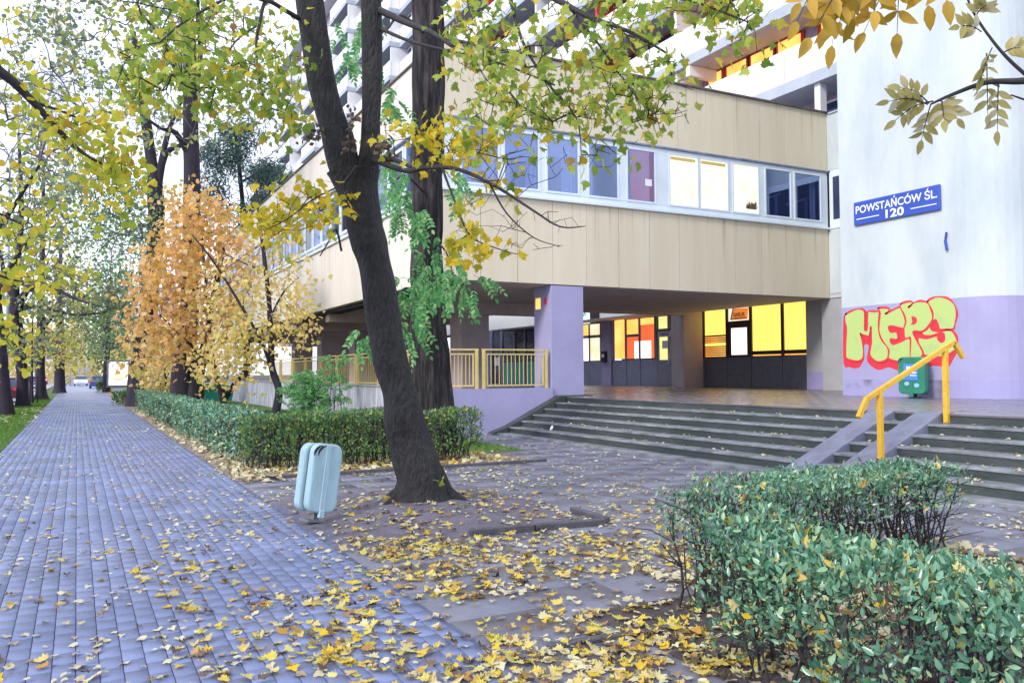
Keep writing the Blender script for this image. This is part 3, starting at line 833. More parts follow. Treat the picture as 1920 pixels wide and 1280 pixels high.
put('wall_core', MB().box(8.33, 22.1, 19.63, 27.0, ZB + 0.02, ZS + .04).box(8.33, 22.1, 19.63, 27.0, ZF + .01, ZT - 0.05)
    .box(8.33, 22.1, 20.6, 27.0, ZS + .04, ZF + .01).box(8.33, 15, 27.0, YE, ZB + 0.02, ZT - 0.05), 'soffit', wing)
put('coping', MB().box(8.14, 22.16, 19.42, 19.66, ZT, ZT + 0.05).box(8.14, 8.38, 19.66, YE, ZT, ZT + 0.05), 'cap', wing)
put('flashing', MB().box(8.15, 22.1, 19.46, 19.70, ZF, ZF + 0.058).box(8.15, 8.4, 19.71, YE, ZF, ZF + 0.058), 'flash', wing, bevel=0.01)
put('window_sill', MB().box(8.12, 22.12, 19.40, 19.625, ZS - 0.018, ZS + 0.05).box(8.12, 8.325, 19.63, YE, ZS - 0.018, ZS + 0.05), 'upvc', wing, bevel=0.006)
put('soffit_slab', MB().box(8.34, 22.1, 19.64, 27.0, ZB - 0.02, ZB + 0.018).box(8.34, 15, 27.01, YE, ZB - 0.02, ZB + 0.018), 'soffit', wing)
for y in (25.3, 31.3, 37.3, 43.3, 49.3, 55.3):
    put('beam', MB().box(8.5, 15, y, y + 0.5, ZB - 0.42, ZB - 0.021), 'soffit', wing)
put('beam', MB().box(12.0, 22.1, 26.6, 26.98, ZB - 0.12, ZB - 0.021), 'soffit', wing)
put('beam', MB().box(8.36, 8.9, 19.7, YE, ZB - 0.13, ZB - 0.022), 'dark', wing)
put('ceiling_board', MB().box(22.1, 23.2, 15.4, 45, ZB + 0.1, ZB + 0.16), 'soffit', wing)

def window_y(parent, x0, x1, z0, z1, y, glass, fr=0.06, name='window', room=None, mullion=False):
    w = put(name, MB().box(x0, x1, y, y + .07, z0, z0 + fr).box(x0, x1, y, y + .07, z1 - fr, z1)
            .box(x0, x0 + fr, y, y + .07, z0 + fr, z1 - fr).box(x1 - fr, x1, y, y + .07, z0 + fr, z1 - fr), 'upvc', parent, bevel=0.006)
    put('pane', MB().box(x0 + fr + .002, x1 - fr - .002, y + .03, y + .04, z0 + fr + .002, z1 - fr - .002), glass, w)
    return w

# white band behind the glass
wins = [(8.72, 9.88, 'blueglass'), (9.96, 11.10, 'blueglass'), (11.27, 12.37, 'blueglass'), (12.62, 13.70, 'blueglass'), (13.94, 15.02, 'redglass'),
        (15.48, 16.62, 'litcream'), (16.64, 17.80, 'litcream'), (17.94, 19.06, 'litcream'), (19.29, 20.46, 'darkglass'), (20.56, 21.82, 'darkglass')]
wb = MB().box(8.22, 22.1, 19.52, 19.6, ZS + .052, ZG0 - .081).box(8.22, 22.1, 19.52, 19.6, ZG1 + .091, ZF - .003)
ed = [8.22] + [q for a, b, _ in wins for q in (a, b)] + [22.1]
for q in range(0, len(ed), 2):
    if ed[q + 1] - ed[q] > .03: wb.box(ed[q] + .002, ed[q + 1] - .002, 19.515, 19.61, ZG0 - .08, ZG1 + .09)
put('window_band', wb, 'upvc', wing)
put('room_wall', MB().box(8.4, 13.72, 20.55, 20.59, ZS + .05, ZF), mat('blue grey room wall', (0.22, 0.27, 0.42), 0.8, 0.1, 1), wing)
put('room_wall', MB().box(13.76, 15.3, 20.0, 20.04, ZS + .05, ZF), emit_mat('dim lit red room', (0.55, 0.10, 0.10), .62, .3, 1.2, col2=(0.34, 0.16, 0.24)), wing)
put('room_wall', MB().box(19.2, 22.0, 20.3, 20.34, ZS + .05, ZF), mat('dim room wall', (0.10, 0.12, 0.20), 0.8, 0.1, 1), wing)
put('room_partition', MB().box(13.73, 13.75, 19.63, 20.6, ZS + .05, ZF).box(15.31, 15.33, 19.63, 20.6, ZS + .05, ZF).box(19.17, 19.19, 19.63, 20.6, ZS + .05, ZF), 'greywall', wing)
def curtain(x0, x1, z0, z1, y=19.74):
    mb = MB(); n = max(6, int((x1 - x0) / .022)); i0 = 0
    for k in range(n + 1):
        x = x0 + (x1 - x0) * k / n; yy = y + .022 * math.sin(k * 1.15) + .01 * math.sin(k * .37)
        mb.v += [(x, yy, z0), (x, yy, z1)]
        if k: mb.f.append((2 * k - 2, 2 * k, 2 * k + 1, 2 * k - 1))
    return mb
net = mat('pale net curtain', (0.42, 0.50, 0.66), 0.9, 0.08, 3)
for a, b in ((8.75, 9.15), (9.45, 9.86), (9.98, 10.3), (10.75, 11.08), (11.9, 12.35), (12.64, 12.9), (14.0, 14.25), (19.32, 19.6), (21.5, 21.8)):
    put('curtain', curtain(a, b, ZG0 - .05, ZG1 + .05), net, wing)
for a, b, z in ((9.96, 11.1, 7.3), (11.28, 12.36, 7.55)):
    put('window_blind', MB().box(a, b, 19.70, 19.71, z, ZG1 + .05), net, wing)
for i, (a, b, gl) in enumerate(wins):
    gl = {'blueglass': 'clearblue', 'redglass': 'clearblue', 'darkglass': 'clearblue'}.get(gl, gl)
    w = window_y(wing, a, b, ZG0 - 0.08, ZG1 + 0.09, 19.50, gl)
    if i == 4: put('paper_notice', MB().box(14.62, 14.86, 19.522, 19.526, 7.0, 7.2), 'signwhite', w)
    if i in (5, 6): put('window_blind', MB().box(a + .09, b - .12, 19.515, 19.53, ZG1 - 0.10, ZG1 - 0.01), 'paleyellow', w)
    if i == 5: put('lit_curtain', MB().prism([(a + .08, 7.85), (a + .08, 7.45), (b - .2, 7.85)], 19.531, 19.5335, 'y'), emit_mat('lit yellow curtain', (1.0, 0.85, 0.15), 1.0), w)
    if i == 7:
        bm_ = MB()
        for q in range(40):
            bx = rng.uniform(18.50, 18.92); bz = 6.66
            bm_.bar((bx, 19.52, bz), (bx + rng.uniform(-.06, .06), 19.51, bz + rng.uniform(.08, .24)), 0.018)
        put('potted_plant', bm_, 'l_brown', w)
    if i in (8, 9):     # bars shaped and coloured as a reflection of the inner side window frames
        put('frame_reflection', MB().prism([(a + .08, 7.0), (b - .08, 7.35), (b - .08, 7.42), (a + .08, 7.08)], 19.915, 19.924, 'y')
            .box(a + .45, a + .55, 19.916, 19.925, 6.3, 7.1).box(b - .35, b - .22, 19.916, 19.925, 6.3, 7.3), mat('painted frame reflection', (0.30, 0.38, 0.62), 0.5, 0.1, 2), w)
# street side windows of the wing
for k in range(31):
    a, b = 19.75 + 1.3 * k, 19.75 + 1.3 * k + 1.16
    x = 8.2
    gl = ['blueglass', 'blueglass', 'darkglass', 'blueglass'][k % 4]
    fr = 0.07
    w = put('window', MB().box(x, x + .07, a, b, ZG0 - .08, ZG0).box(x, x + .07, a, b, ZG1, ZG1 + .09).box(x, x + .07, a, a + fr, ZG0, ZG1).box(x, x + .07, b - fr, b, ZG0, ZG1), 'upvc', wing)
    put('pane', MB().box(x + .03, x + .04, a + fr + .002, b - fr - .002, ZG0 + .002, ZG1 - .002), gl, w)
put('window_band', MB().box(8.28, 8.325, 19.64, YE, ZS + 0.052, ZF - 0.003), 'upvc', wing)
# end wall that turns back towards the stair tower, pale blue
put('end_wall', MB().box(22.102, 22.3, 15.3, 19.5, ZB - 0.0, ZS - .02), 'whitewall', wing)
put('end_wall', MB().box(22.102, 22.3, 15.3, 19.5, ZF + .06, ZT - .05), 'whitewall', wing)
put('coping', MB().box(22.05, 22.35, 15.3, 19.40, ZT - .048, ZT), 'towergrey', wing)
for k in range(3):
    a = 15.5 + k * 1.32
    w = put('window', MB().box(22.10, 22.16, a, a + 1.25, ZS, ZG0).box(22.10, 22.16, a, a + 1.25, ZG1, ZF + .05).box(22.10, 22.16, a, a + .09, ZG0, ZG1).box(22.10, 22.16, a + 1.16, a + 1.25, ZG0, ZG1), 'upvc', wing)
    put('pane', MB().box(22.12, 22.13, a + .092, a + 1.158, ZG0 + .002, ZG1 - .002), 'darkglass', w)
put('end_wall', MB().box(22.17, 22.3, 15.3, 19.5, ZS - .018, ZF + .058), 'upvc', wing)

# pillars
for k, y in enumerate((19.52, 25.5, 31.5, 37.5, 43.5, 49.5)):
    o = put('pillar', MB().box(11.41, 12.45, y, y + 0.95, T - 0.06 if k else 0.3, ZB - 0.022), 'lilac' if k == 0 else 'pierbrown', wing, bevel=0.01)
    if k == 0:
        o['label'] = 'lilac painted pillar at the head of the steps'
        put('sounder', MB().box(11.385, 11.41, 19.75, 19.85, 3.45, 3.62), 'gred', o)
        put('notice', MB().box(11.395, 11.41, 20.1, 20.35, 3.35, 3.65), 'litorange', o)
put('pillar', MB().box(21.9, 22.9, 26.8, 27.6, T - 0.02, 4.3), 'pierbrown', wing, bevel=0.01)
put('pillar', MB().box(14.0, 14.9, 37.5, 38.4, T - 0.02, ZB - 0.022), 'pierbrown', wing)
put('pillar', MB().box(14.0, 14.9, 49.5, 50.4, T - 0.02, ZB - 0.022), 'pierbrown', wing)
# grey pier beside the lit shop with a lilac patch at its foot
pier = put('pier', MB().box(22.6, 23.4, 19.55, 21.02, T - 0.02, 4.2).box(22.14, 22.6, 18.2, 19.9, T - .02, 4.2), 'greywall', wing, bevel=0.01)
put('paint_patch', MB().box(22.594, 22.599, 20.2, 20.98, T, 1.55), 'lilac2', pier)

# ================================================================== SHOPS UNDER THE TOWER
def bar_x(mb, x, y0, y1, z0, z1, d=0.06): return mb.box(x, x + d, min(y0, y1), max(y0, y1), z0, z1)
XS = 23.0
shop = thing('shop', 'shop with yellow blinds and a SABLIK sign in its dark frame', 'shop', (XS, 24, T))
put('back_wall', MB().box(XS + .12, XS + .2, 21.02, 26.88, T - .02, 4.25), 'dark', shop)
lowp = [(26.85, 25.46), (25.45, 24.13), (24.12, 22.54), (22.53, 21.03)]
for a, b in lowp:
    put('lower_panel', MB().box(XS, XS + .08, b + .01, a - .01, T - 0.02, 2.13), 'shopdark', shop, bevel=0.006)
fr_ = MB()
for y in (26.86, 25.45, 24.13, 22.50, 21.06):
    fr_.box(XS - .03, XS + .09, y - .06, y + .06, 2.14, 4.12)
fr_.box(XS - .03, XS + .09, 21.0, 26.92, 4.121, 4.22)
put('frame', fr_, 'frameblk', shop, bevel=0.005)
for (a, b, z0, z1, gl) in ((25.52, 26.79, 3.05, 4.10, 'lityellow'), (22.57, 24.06, 2.35, 4.10, 'lityellow'), (21.13, 22.43, 2.35, 4.10, 'lityellow')):
    put('window_blind', MB().box(XS + .03, XS + .05, a, b, z0, z1), gl, shop)
sl = MB()
for k in range(11):
    if k in (4,): continue
    sl.box(XS + .02, XS + .035, 25.52, 26.79, 2.17 + k * .08, 2.205 + k * .08)
put('blind_slats', MB().box(XS + .05, XS + .06, 25.52, 26.79, 2.14, 3.04), 'frameblk', shop)
for k in range(10):
    z = 2.18 + k * .085
    h = .12 if k == 5 else .035
    put('slat', MB().box(XS + .03, XS + .045, 25.52, 26.79, z, z + h), 'litorange' if h < .1 else 'lityellow', shop)
put('lower_rail', MB().box(XS + .0, XS + .05, 21.12, 24.06, 2.22, 2.33), 'frameblk', shop)
put('light_gap', MB().box(XS + .03, XS + .04, 21.13, 24.06, 2.16, 2.20), 'litorange', shop)
door = put('door', MB().box(XS - .01, XS + .04, 24.2, 25.39, 2.14, 2.22).box(XS - .01, XS + .04, 24.2, 25.39, 3.28, 3.55)
           .box(XS - .01, XS + .04, 24.2, 24.33, 2.22, 3.28).box(XS - .01, XS + .04, 25.22, 25.39, 2.22, 3.28), 'frameblk', shop)
put('door_pane', MB().box(XS + .01, XS + .02, 24.335, 25.215, 2.225, 3.275), 'litwhite', door)
put('transom_light', MB().box(XS + .035, XS + .045, 24.2, 25.39, 3.56, 4.11), 'litcream', shop)
sg = put('hanging_sign', MB().prism([(25.15, 3.62), (24.25, 3.62), (24.2, 4.02), (25.0, 4.05)], XS - .06, XS - .035, 'x'), emit_mat('orange sign', (0.75, 0.22, 0.05), 0.55), shop)
put('sign_border', MB().bar((XS - .065, 25.15, 3.62), (XS - .065, 24.25, 3.62), .035).bar((XS - .065, 25.15, 3.62), (XS - .065, 25.0, 4.05), .035), 'frameblk', sg)
tm_ = text_mesh('SABLIK', 0.21, 0.004)
put('lettering', tm_, 'black', sg, mw=on_x(XS - .066, 24.68, 3.79))
put('lettering_bar', MB().box(XS - .068, XS - .061, 24.35, 24.98, 3.66, 3.685), 'black', sg)

put('side_wall', MB().box(XS + .21, XS + .6, 26.0, 29.5, T - .02, 4.3), 'pierbrown', shop)
XC = 23.2
def shopfront(label, panes, y_lo, y_hi, cat='shop'):
    s = thing('shop', label, cat, (XC, (y_lo + y_hi) / 2, T))
    put('back_wall', MB().box(XC + .55, XC + .6, y_lo, y_hi, T - .02, 4.15), 'dark', s)
    for (a, b, z0, z1, gl) in panes:
        put('pane', MB().box(XC + .03, XC + .04, a, b, z0, z1), gl, s)
    return s
s2 = shopfront('shop with orange lit room, grey panels and a glazed entrance door', [
    (33.0 - .30, 33.6, 2.2, 4.08, 'litorange'), (31.6, 32.6, 3.35, 4.05, 'litorange'), (31.6, 32.6, 2.2, 3.25, 'litred'),
    (30.5, 31.5, 2.2, 4.05, 'litred'), (29.20, 30.15, 3.5, 4.05, 'litpale'), (28.3, 29.05, 3.5, 4.05, 'litpale'),
    (29.25, 30.1, 2.1, 3.35, 'litpale'), (28.3, 29.0, 2.1, 3.35, 'litpale')], 28.2, 33.8)
put('white_counter', MB().box(XC + .022, XC + .029, 30.72, 32.0, 2.2, 3.0), 'litwhite', s2)
put('yellow_head', MB().box(XC + .022, XC + .029, 30.5, 31.5, 3.75, 4.05), 'litorange', s2)
for a, b in ((33.75, 32.62), (32.6, 31.52), (31.5, 30.22)):
    put('lower_panel', MB().box(XC, XC + .07, b + .01, a - .01, T - .02, 2.14), 'shopgrey', s2, bevel=0.006)
f2 = MB()
for y in (33.78, 32.65, 31.55, 30.3): f2.box(XC - .03, XC + .08, y - .06, y + .06, 2.15, 4.1)
f2.box(XC - .03, XC + .08, 28.2, 33.84, 4.101, 4.2).box(XC - .02, XC + .07, 31.62, 32.58, 3.22, 3.34)
put('frame', f2, 'framegrey', s2)
for (a, b) in ((30.2, 29.16), (29.14, 28.24)):
    d_ = put('door', MB().box(XC - .01, XC + .05, b, a, T, 2.08).box(XC - .01, XC + .05, b, a, 3.36, 3.48).box(XC - .01, XC + .05, b, b + .09, 2.08, 3.36).box(XC - .01, XC + .05, a - .09, a, 2.08, 3.36), 'framegrey', s2, bevel=0.004)
    if a > 30:
        put('handle', MB().bar((XC - .07, 29.3, 1.95), (XC - .07, 29.3, 2.35), .03).bar((XC - .07, 29.3, 1.95), (XC - .07, 29.45, 1.95), .03), 'upvc', d_)
        nt_ = put('door_notice', MB().box(XC - .03, XC - .012, 29.2, 30.15, 3.12, 3.36), 'signwhite', d_)
        put('lettering', text_mesh('WEJŚCIE', 0.18, 0.003), 'signblue', nt_, mw=on_x(XC - .033, 29.67, 3.24))
        put('paper_notice', MB().box(XC - .02, XC - .012, 29.45, 29.85, 2.6, 2.95), 'upvc', d_)
    else:
        put('poster', MB().box(XC - .02, XC - .012, 28.3, 28.95, 2.75, 3.3), 'signblue', d_)
s3 = shopfront('shop with bright cream lit windows beside the letter box', [(35.9, 36.9, 3.45, 4.0, 'litorange'), (34.85, 35.8, 3.45, 4.0, 'litcream'), (35.9, 36.9, 2.15, 3.3, 'litwhite'), (34.85, 35.8, 2.15, 3.3, 'litcream')], 34.7, 40.5)
for a, b in ((36.95, 35.86), (35.84, 34.76)):
    put('lower_panel', MB().box(XC, XC + .07, b, a, T - .02, 2.1), 'shopgrey', s3, bevel=0.006)
f3 = MB()
for y in (34.8, 35.85, 36.95): f3.box(XC - .02, XC + .08, y - .05, y + .05, 2.11, 4.05)
f3.box(XC - .02, XC + .08, 34.8, 37, 3.32, 3.43)
put('frame', f3, 'framegrey', s3)
put('side_wall', MB().box(XC - .02, XC + .1, 37.02, 41.2, T, 4.1), 'lilac', s3)
sg3 = put('sign_panel', MB().box(XC - .14, XC - .06, 35.6, 38.4, 4.05, 4.85), emit_mat('pale teal lit sign', (0.55, 0.85, 0.80), 0.8), s3)
put('lettering', text_mesh('L A', 0.42, 0.01), 'teal', sg3, mw=on_x(XC - .145, 36.2, 4.55))
put('sign_panel', MB().box(XC - .14, XC - .06, 34.8, 35.56, 4.05, 4.85), 'frameblk', s3)
put('pier', MB().box(XC - .05, XC + .2, 33.86, 34.68, T - .02, 4.14), 'lilac', s3)
mbx = put('letter_box', MB().box(XC - .2, XC - .06, 34.15, 34.5, 2.05, 2.6), 'black', bevel=0.03)
tag(mbx, 'small black letter box on the lilac pier between the shops', 'letter box')
put('box_label', MB().box(XC - .205, XC - .201, 34.22, 34.42, 2.3, 2.45), 'signwhite', mbx)
s4 = shopfront('shop with teal panels and tall grey mullions behind the railing', [(41.3, 42.6, 2.2, 4.2, 'darkglass'), (42.9, 43.9, 2.2, 4.2, 'darkglass'), (44.2, 45.6, 2.2, 4.2, 'darkglass'), (45.9, 47.0, 1.0, 4.2, 'darkglass'), (47.3, 48.4, 1.0, 4.2, 'blueglass')], 41.2, 52)
for a, b in ((41.3, 42.6), (42.9, 43.9), (44.2, 45.6)):
    put('lower_panel', MB().box(XC, XC + .07, a, b, T, 2.18), 'teal', s4, bevel=0.006)
f4 = MB()
for y in (41.25, 42.75, 44.05, 45.75, 47.15, 48.5, 50, 51.5): f4.box(XC - .04, XC + .08, y - .1, y + .1, T, 4.3)
put('frame', f4, 'framegrey', s4)
put('paper_notice', MB().box(XC + .015, XC + .028, 46.1, 46.8, 2.0, 2.5), 'signwhite', s4)
fas = put('shop_fascia', MB().box(XC - .06, XC + .3, 28.0, 60, 4.22, 5.15), 'fascia', bevel=0.01)
tag(fas, 'long white fascia band over the shop fronts', 'fascia')

# ================================================================== APARTMENT TOWER
tower = thing('apartment_tower', 'tall white apartment block with long balconies above the offices', 'building', (26, 60, 0))
XT = 22.3; BAY = 6.05; NB = 16; Y0 = 15.45; ZP = 11.82; FH = 2.8; NF = 11
put('tower_wall', MB().box(XT + 1.5, XT + 12, Y0, Y0 + BAY * NB, 5.2, 40.6), 'mauve', tower)
put('tower_roof', MB().box(XT + .3, XT + 12.5, Y0, Y0 + BAY * NB + .3, 40.6, 41.2), 'towerwhite', tower)
far_w = MB(); far_g = MB(); far_p = MB()
for b in range(NB):
    y0, y1 = Y0 + b * BAY, Y0 + (b + 1) * BAY
    off = 0.0 if b < 6 else (0.9 if b % 2 else 0.0)
    x = XT + off
    for k in range(-1, NF - 1):
        zp = ZP + FH * k
        pm = 'towerwhite'
        if (b == 6 and k == 4) or (b in (12, 13) and k in (2, 3)) or (b == 11 and k == 2): pm = 'bluepanel'
        if k >= 0:
            put('balcony_parapet', MB().box(x, x + .1, y0 + .015, y1 - .015, zp, zp + 1.2), pm, tower)
        put('floor_slab', MB().box(x - .06, XT + 1.5, y0, y1 - .004, zp - .40, zp - .004 if k >= 0 else zp - .05), 'towergrey', tower)
        if b % 2 == 0 or b in (3, 5):
            put('divider_wall', MB().box(x + .11, XT + 1.5, y0 + .05, y0 + .22, zp + .0, zp + 2.39), 'redwall' if (b in (3, 5) or (b == 2 and k >= 3)) else 'towerwhite', tower)
        near = b <= 4 and 0 <= k <= 2
        for (wa, wb) in ((.5, 1.75), (1.9, 3.2), (3.35, 4.6), (4.8, 5.7)):
            a_, b_ = y0 + wa, y0 + wb
            lit = {(0, 0): 'lityellow', (1, 0): 'litorange'}.get((b, k), 'darkglass')
            if b == 0 and k == 0 and wa > 4: lit = 'litorange'
            if (b * 7 + k * 5 + int(wa)) % 11 == 5: lit = 'litorange'
            if near:
                w = put('window', MB().box(XT + 1.42, XT + 1.49, a_, b_, zp + .95, zp + 1.03).box(XT + 1.42, XT + 1.49, a_, b_, zp + 2.33, zp + 2.38)
                        .box(XT + 1.42, XT + 1.49, a_ - .12, a_ + .05, zp + 0.0, zp + 2.38).box(XT + 1.42, XT + 1.49, b_ - .05, b_ + .1, zp + 0.0, zp + 2.38), 'redwall' if b < 4 else 'darkred', tower)
                put('pane', MB().box(XT + 1.45, XT + 1.46, a_ + .052, b_ - .052, zp + 1.032, zp + 2.328), lit, w)
            else:
                far_w.box(XT + 1.42, XT + 1.49, a_, b_, zp + .4, zp + 2.2)
                far_g.box(XT + 1.40, XT + 1.41, a_ + .07, b_ - .07, zp + .5, zp + 2.1)
put('window', far_w, 'upvc', tower, kind='stuff')
put('pane', far_g, 'darkglass', tower, kind='stuff')
put('support_fin', MB().box(XT + .1, XT + .4, 20.0, 20.25, ZT - .04, ZP - .41), 'towerwhite', tower)
put('support_fin', MB().box(XT + .1, XT + 1.5, 17.3, 17.55, ZT - .04, ZP - .41), 'towerwhite', tower)
put('beam_end', MB().box(XT - .05, XT + 1.4, 26.6, 26.85, ZP + FH - .85, ZP + FH - .42), 'towerwhite', tower)

# stair core: white above, lilac below, rounded outer corner
XW, YR, YL, RC = 17.9, 11.1, 15.41, 1.0
def core_poly(o=0.0):
    pts = [(XW - o, YL)]
    for k in range(9):
        t = math.pi / 2 * k / 8
        pts.append((XW + RC - (RC + o) * math.cos(t), YR + RC - (RC + o) * math.sin(t)) if True else None)
    pts += [(XW + 9, YR - o), (XW + 9, YL)]
    return pts
core = thing('stair_tower', 'white stair tower with a lilac base and rounded corner at the right', 'building', (XW + 3, 13, T))
upper = put('wall', MB().prism(core_poly(), 3.24, 41, 'z'), 'whitewall', core)
base_ = put('wall', MB().prism(core_poly(0.006), 1.35, 3.239, 'z'), 'lilac', core)
put('plinth', MB().prism(core_poly(0.02), T - .03, 1.349, 'z'), mat('lilac plinth with damp', (0.34, 0.32, 0.56), 0.8, 0.06, 0.9, 0.3, 60, col2=(0.17, 0.16, 0.22), thr=(0.33, 0.47)), core)
put('wall_hook', MB().bar((XW - .06, 12.34, 4.78), (XW - .02, 12.40, 4.60), .035).bar((XW - .02, 12.40, 4.60), (XW - .06, 12.34, 4.36), .045), 'signblue', core)

# street name sign
sgn = put('street_sign', MB().box(XW - .07, XW - .03, 12.47, 14.91, 5.33, 5.93), 'signblue', bevel=0.012)
tag(sgn, 'blue street name sign reading POWSTAŃCÓW ŚL. 120 on the white wall', 'street sign')
put('lettering', fit(text_mesh('POWSTAŃCÓW ŚL.', 0.335, 0.005), 2.30, .27), 'signwhite', sgn, mw=on_x(XW - .074, 13.69, 5.755, 0))
put('lettering', fit(text_mesh('120', 0.33, 0.009), .52, .215), 'signwhite', sgn, mw=on_x(XW - .074, 13.69, 5.475))
put('rule', MB().box(XW - .077, XW - .072, 14.14, 14.82, 5.47, 5.492).box(XW - .077, XW - .072, 12.56, 13.24, 5.47, 5.492), 'signwhite', sgn)
# graffiti sprayed on the stair tower wall
GR = {"shadow":[(15.36,2.89),(15.28,3.07),(15.02,3.18),(14.74,3.17),(14.63,3.1),(14.53,3.11),(14.28,3.09),(14.31,3.15),(14.26,3.17),(13.97,3.14),(13.97,3.07),(13.66,3.17),(13.62,3.23),(13.35,3.28),(13.3,3.21),(13.08,3.25),(12.92,3.2),(12.75,3.3),(12.54,3.31),(12.35,3.24),(12.21,3.08),(12.16,2.87),(12.23,2.57),(12.28,2.51),(12.18,2.41),(12.15,2.25),(12.18,2.02),(12.25,1.88),(12.47,1.58),(12.62,1.68),(13.13,1.66),(13.41,1.55),(13.74,1.58),(14.01,1.66),(14.2,1.61),(14.36,1.61),(14.54,1.71),(14.63,1.82),(14.64,1.94),(14.6,2.09),(14.59,2.21),(14.71,2.22),(14.74,2.09),(14.71,1.91),(14.77,1.8),(14.86,1.68),(15.02,1.64),(15.19,1.68),(15.38,1.78)],"hole":[(14.72,2.23),(14.59,2.22),(14.62,2.03),(14.65,1.91),(14.67,1.75),(14.86,1.66),(14.77,1.8),(14.72,1.95)],"M":[(15.28,3.05),(15.02,3.15),(14.83,3.17),(14.71,3.14),(14.68,3.02),(14.68,2.66),(14.65,2.6),(14.61,2.65),(14.58,3.06),(14.51,3.09),(14.32,3.07),(14.24,3.04),(14.26,2.74),(14.26,2.53),(14.18,2.35),(14.05,2.19),(13.99,2.07),(14.0,1.97),(14.06,1.85),(14.21,1.8),(14.37,1.82),(14.5,1.91),(14.54,2.03),(14.5,2.26),(14.48,2.4),(14.49,2.61),(14.5,2.69),(14.57,2.4),(14.63,2.36),(14.71,2.39),(14.82,2.54),(14.81,2.51),(14.75,2.29),(14.74,2.09),(14.75,1.91),(14.84,1.85),(15.01,1.83),(15.19,1.87),(15.29,1.95),(15.3,2.1),(15.26,2.47),(15.26,2.72),(15.29,2.87)],"E":[(14.28,3.15),(13.97,3.13),(13.99,3.04),(14.06,2.99),(13.63,3.13),(13.56,3.0),(13.51,2.84),(13.5,2.72),(13.54,2.64),(13.61,2.61),(13.96,2.68),(13.94,2.54),(13.75,2.53),(13.74,2.35),(13.93,2.35),(13.87,2.22),(13.68,2.28),(13.48,2.35),(13.4,2.35),(13.37,2.26),(13.4,1.76),(13.5,1.75),(13.73,1.8),(14.0,1.87),(13.99,1.97),(13.99,2.07),(14.05,2.19),(14.18,2.35),(14.25,2.51),(14.26,2.74),(14.22,3.04)],"P":[(13.63,3.19),(13.34,3.25),(13.31,3.17),(13.42,3.1),(13.27,3.2),(13.08,3.24),(12.9,3.18),(12.81,3.04),(12.77,2.89),(12.8,2.73),(12.92,2.59),(13.08,2.51),(13.29,2.51),(13.24,2.35),(13.04,1.96),(13.37,1.78),(13.37,2.32),(13.43,2.37),(13.53,2.37),(13.55,2.59),(13.49,2.72),(13.52,2.91)],"S":[(12.9,3.2),(12.74,3.29),(12.54,3.29),(12.35,3.23),(12.21,3.07),(12.16,2.87),(12.21,2.67),(12.26,2.53),(12.45,2.53),(12.61,2.55),(12.64,2.66),(12.68,2.76),(12.74,2.75),(12.79,2.7),(12.83,2.6),(12.77,2.51),(12.6,2.49),(12.38,2.51),(12.25,2.44),(12.18,2.31),(12.19,2.12),(12.24,2.03),(12.51,1.91),(12.75,1.89),(13.03,1.96),(13.15,2.17),(13.17,2.28),(13.14,2.37),(12.92,2.34),(12.67,2.38),(12.64,2.3),(12.57,2.23),(12.5,2.28),(12.48,2.37),(12.51,2.43),(12.65,2.44),(12.87,2.39),(13.01,2.41),(13.05,2.49),(12.92,2.57),(12.8,2.73),(12.77,2.89),(12.8,3.04)],"Phole":[(13.33,2.88),(13.22,2.86),(13.18,2.79),(13.21,2.71),(13.29,2.68),(13.36,2.69),(13.31,2.74)]}
def smooth_closed(pts, n=4):
    k = len(pts); out = []
    for i in range(k):
        p0, p1, p2, p3 = (np.array(pts[(i + j - 1) % k]) for j in range(4))
        c = np.dot((p1 - p0) / (np.linalg.norm(p1 - p0) + 1e-9), (p2 - p1) / (np.linalg.norm(p2 - p1) + 1e-9))
        for q in range(n):
            t = q / n
            out.append(tuple(0.5 * ((2 * p1) + (p2 - p0) * t + (2 * p0 - 5 * p1 + 4 * p2 - p3) * t * t + (-p0 + 3 * p1 - 3 * p2 + p3) * t ** 3)))
    return out
def paint(name, pts, x, material, parent):
    import mathutils
    pl = smooth_closed(pts)
    v3 = [Vector((x, a, b)) for a, b in pl]
    tris = mathutils.geometry.tessellate_polygon([[Vector((a, b, 0)) for a, b in pl]])
    mb = MB(); mb.v = [tuple(v) for v in v3]; mb.f = [tuple(t) for t in tris]
    return put(name, mb, material, parent)
def stroke(mb, pts, x, w=0.035, close=True):
    pl = smooth_closed(pts) if close else pts
    if close: pl = pl + [pl[0], pl[1]]
    i0 = len(mb.v)
    for k, p in enumerate(pl):
        a = np.array(pl[max(k - 1, 0)]); b = np.array(pl[min(k + 1, len(pl) - 1)])
        d = b - a; d = d / (np.linalg.norm(d) + 1e-9); nn = np.array([-d[1], d[0]])
        ww = w * (0.85 + 0.3 * math.sin(k * 0.7)) / 2
        mb.v += [(x, p[0] + nn[0] * ww, p[1] + nn[1] * ww), (x, p[0] - nn[0] * ww, p[1] - nn[1] * ww)]
        if k: mb.f.append((i0 + 2 * k - 2, i0 + 2 * k - 1, i0 + 2 * k + 1, i0 + 2 * k))
gf = thing('graffiti', 'lime green and red MEPS graffiti sprayed on the lilac base of the wall', 'graffiti', (XW, 13.8, 2.4))
paint('red_shadow', GR['shadow'], XW - .010, 'gred', gf)
paint('lilac_gap', GR['hole'], XW - .0125, 'lilac', gf)
for k_, x_ in (('S', .016), ('P', .022), ('E', .019), ('M', .025)):
    paint('letter', GR[k_], XW - x_, 'ggreen', gf)
    sb = MB(); stroke(sb, GR[k_], XW - x_ - .0015, 0.05)
    put('outline', sb, 'gred', gf)
paint('red_counter', GR['Phole'], XW - .0255, 'gred', gf)

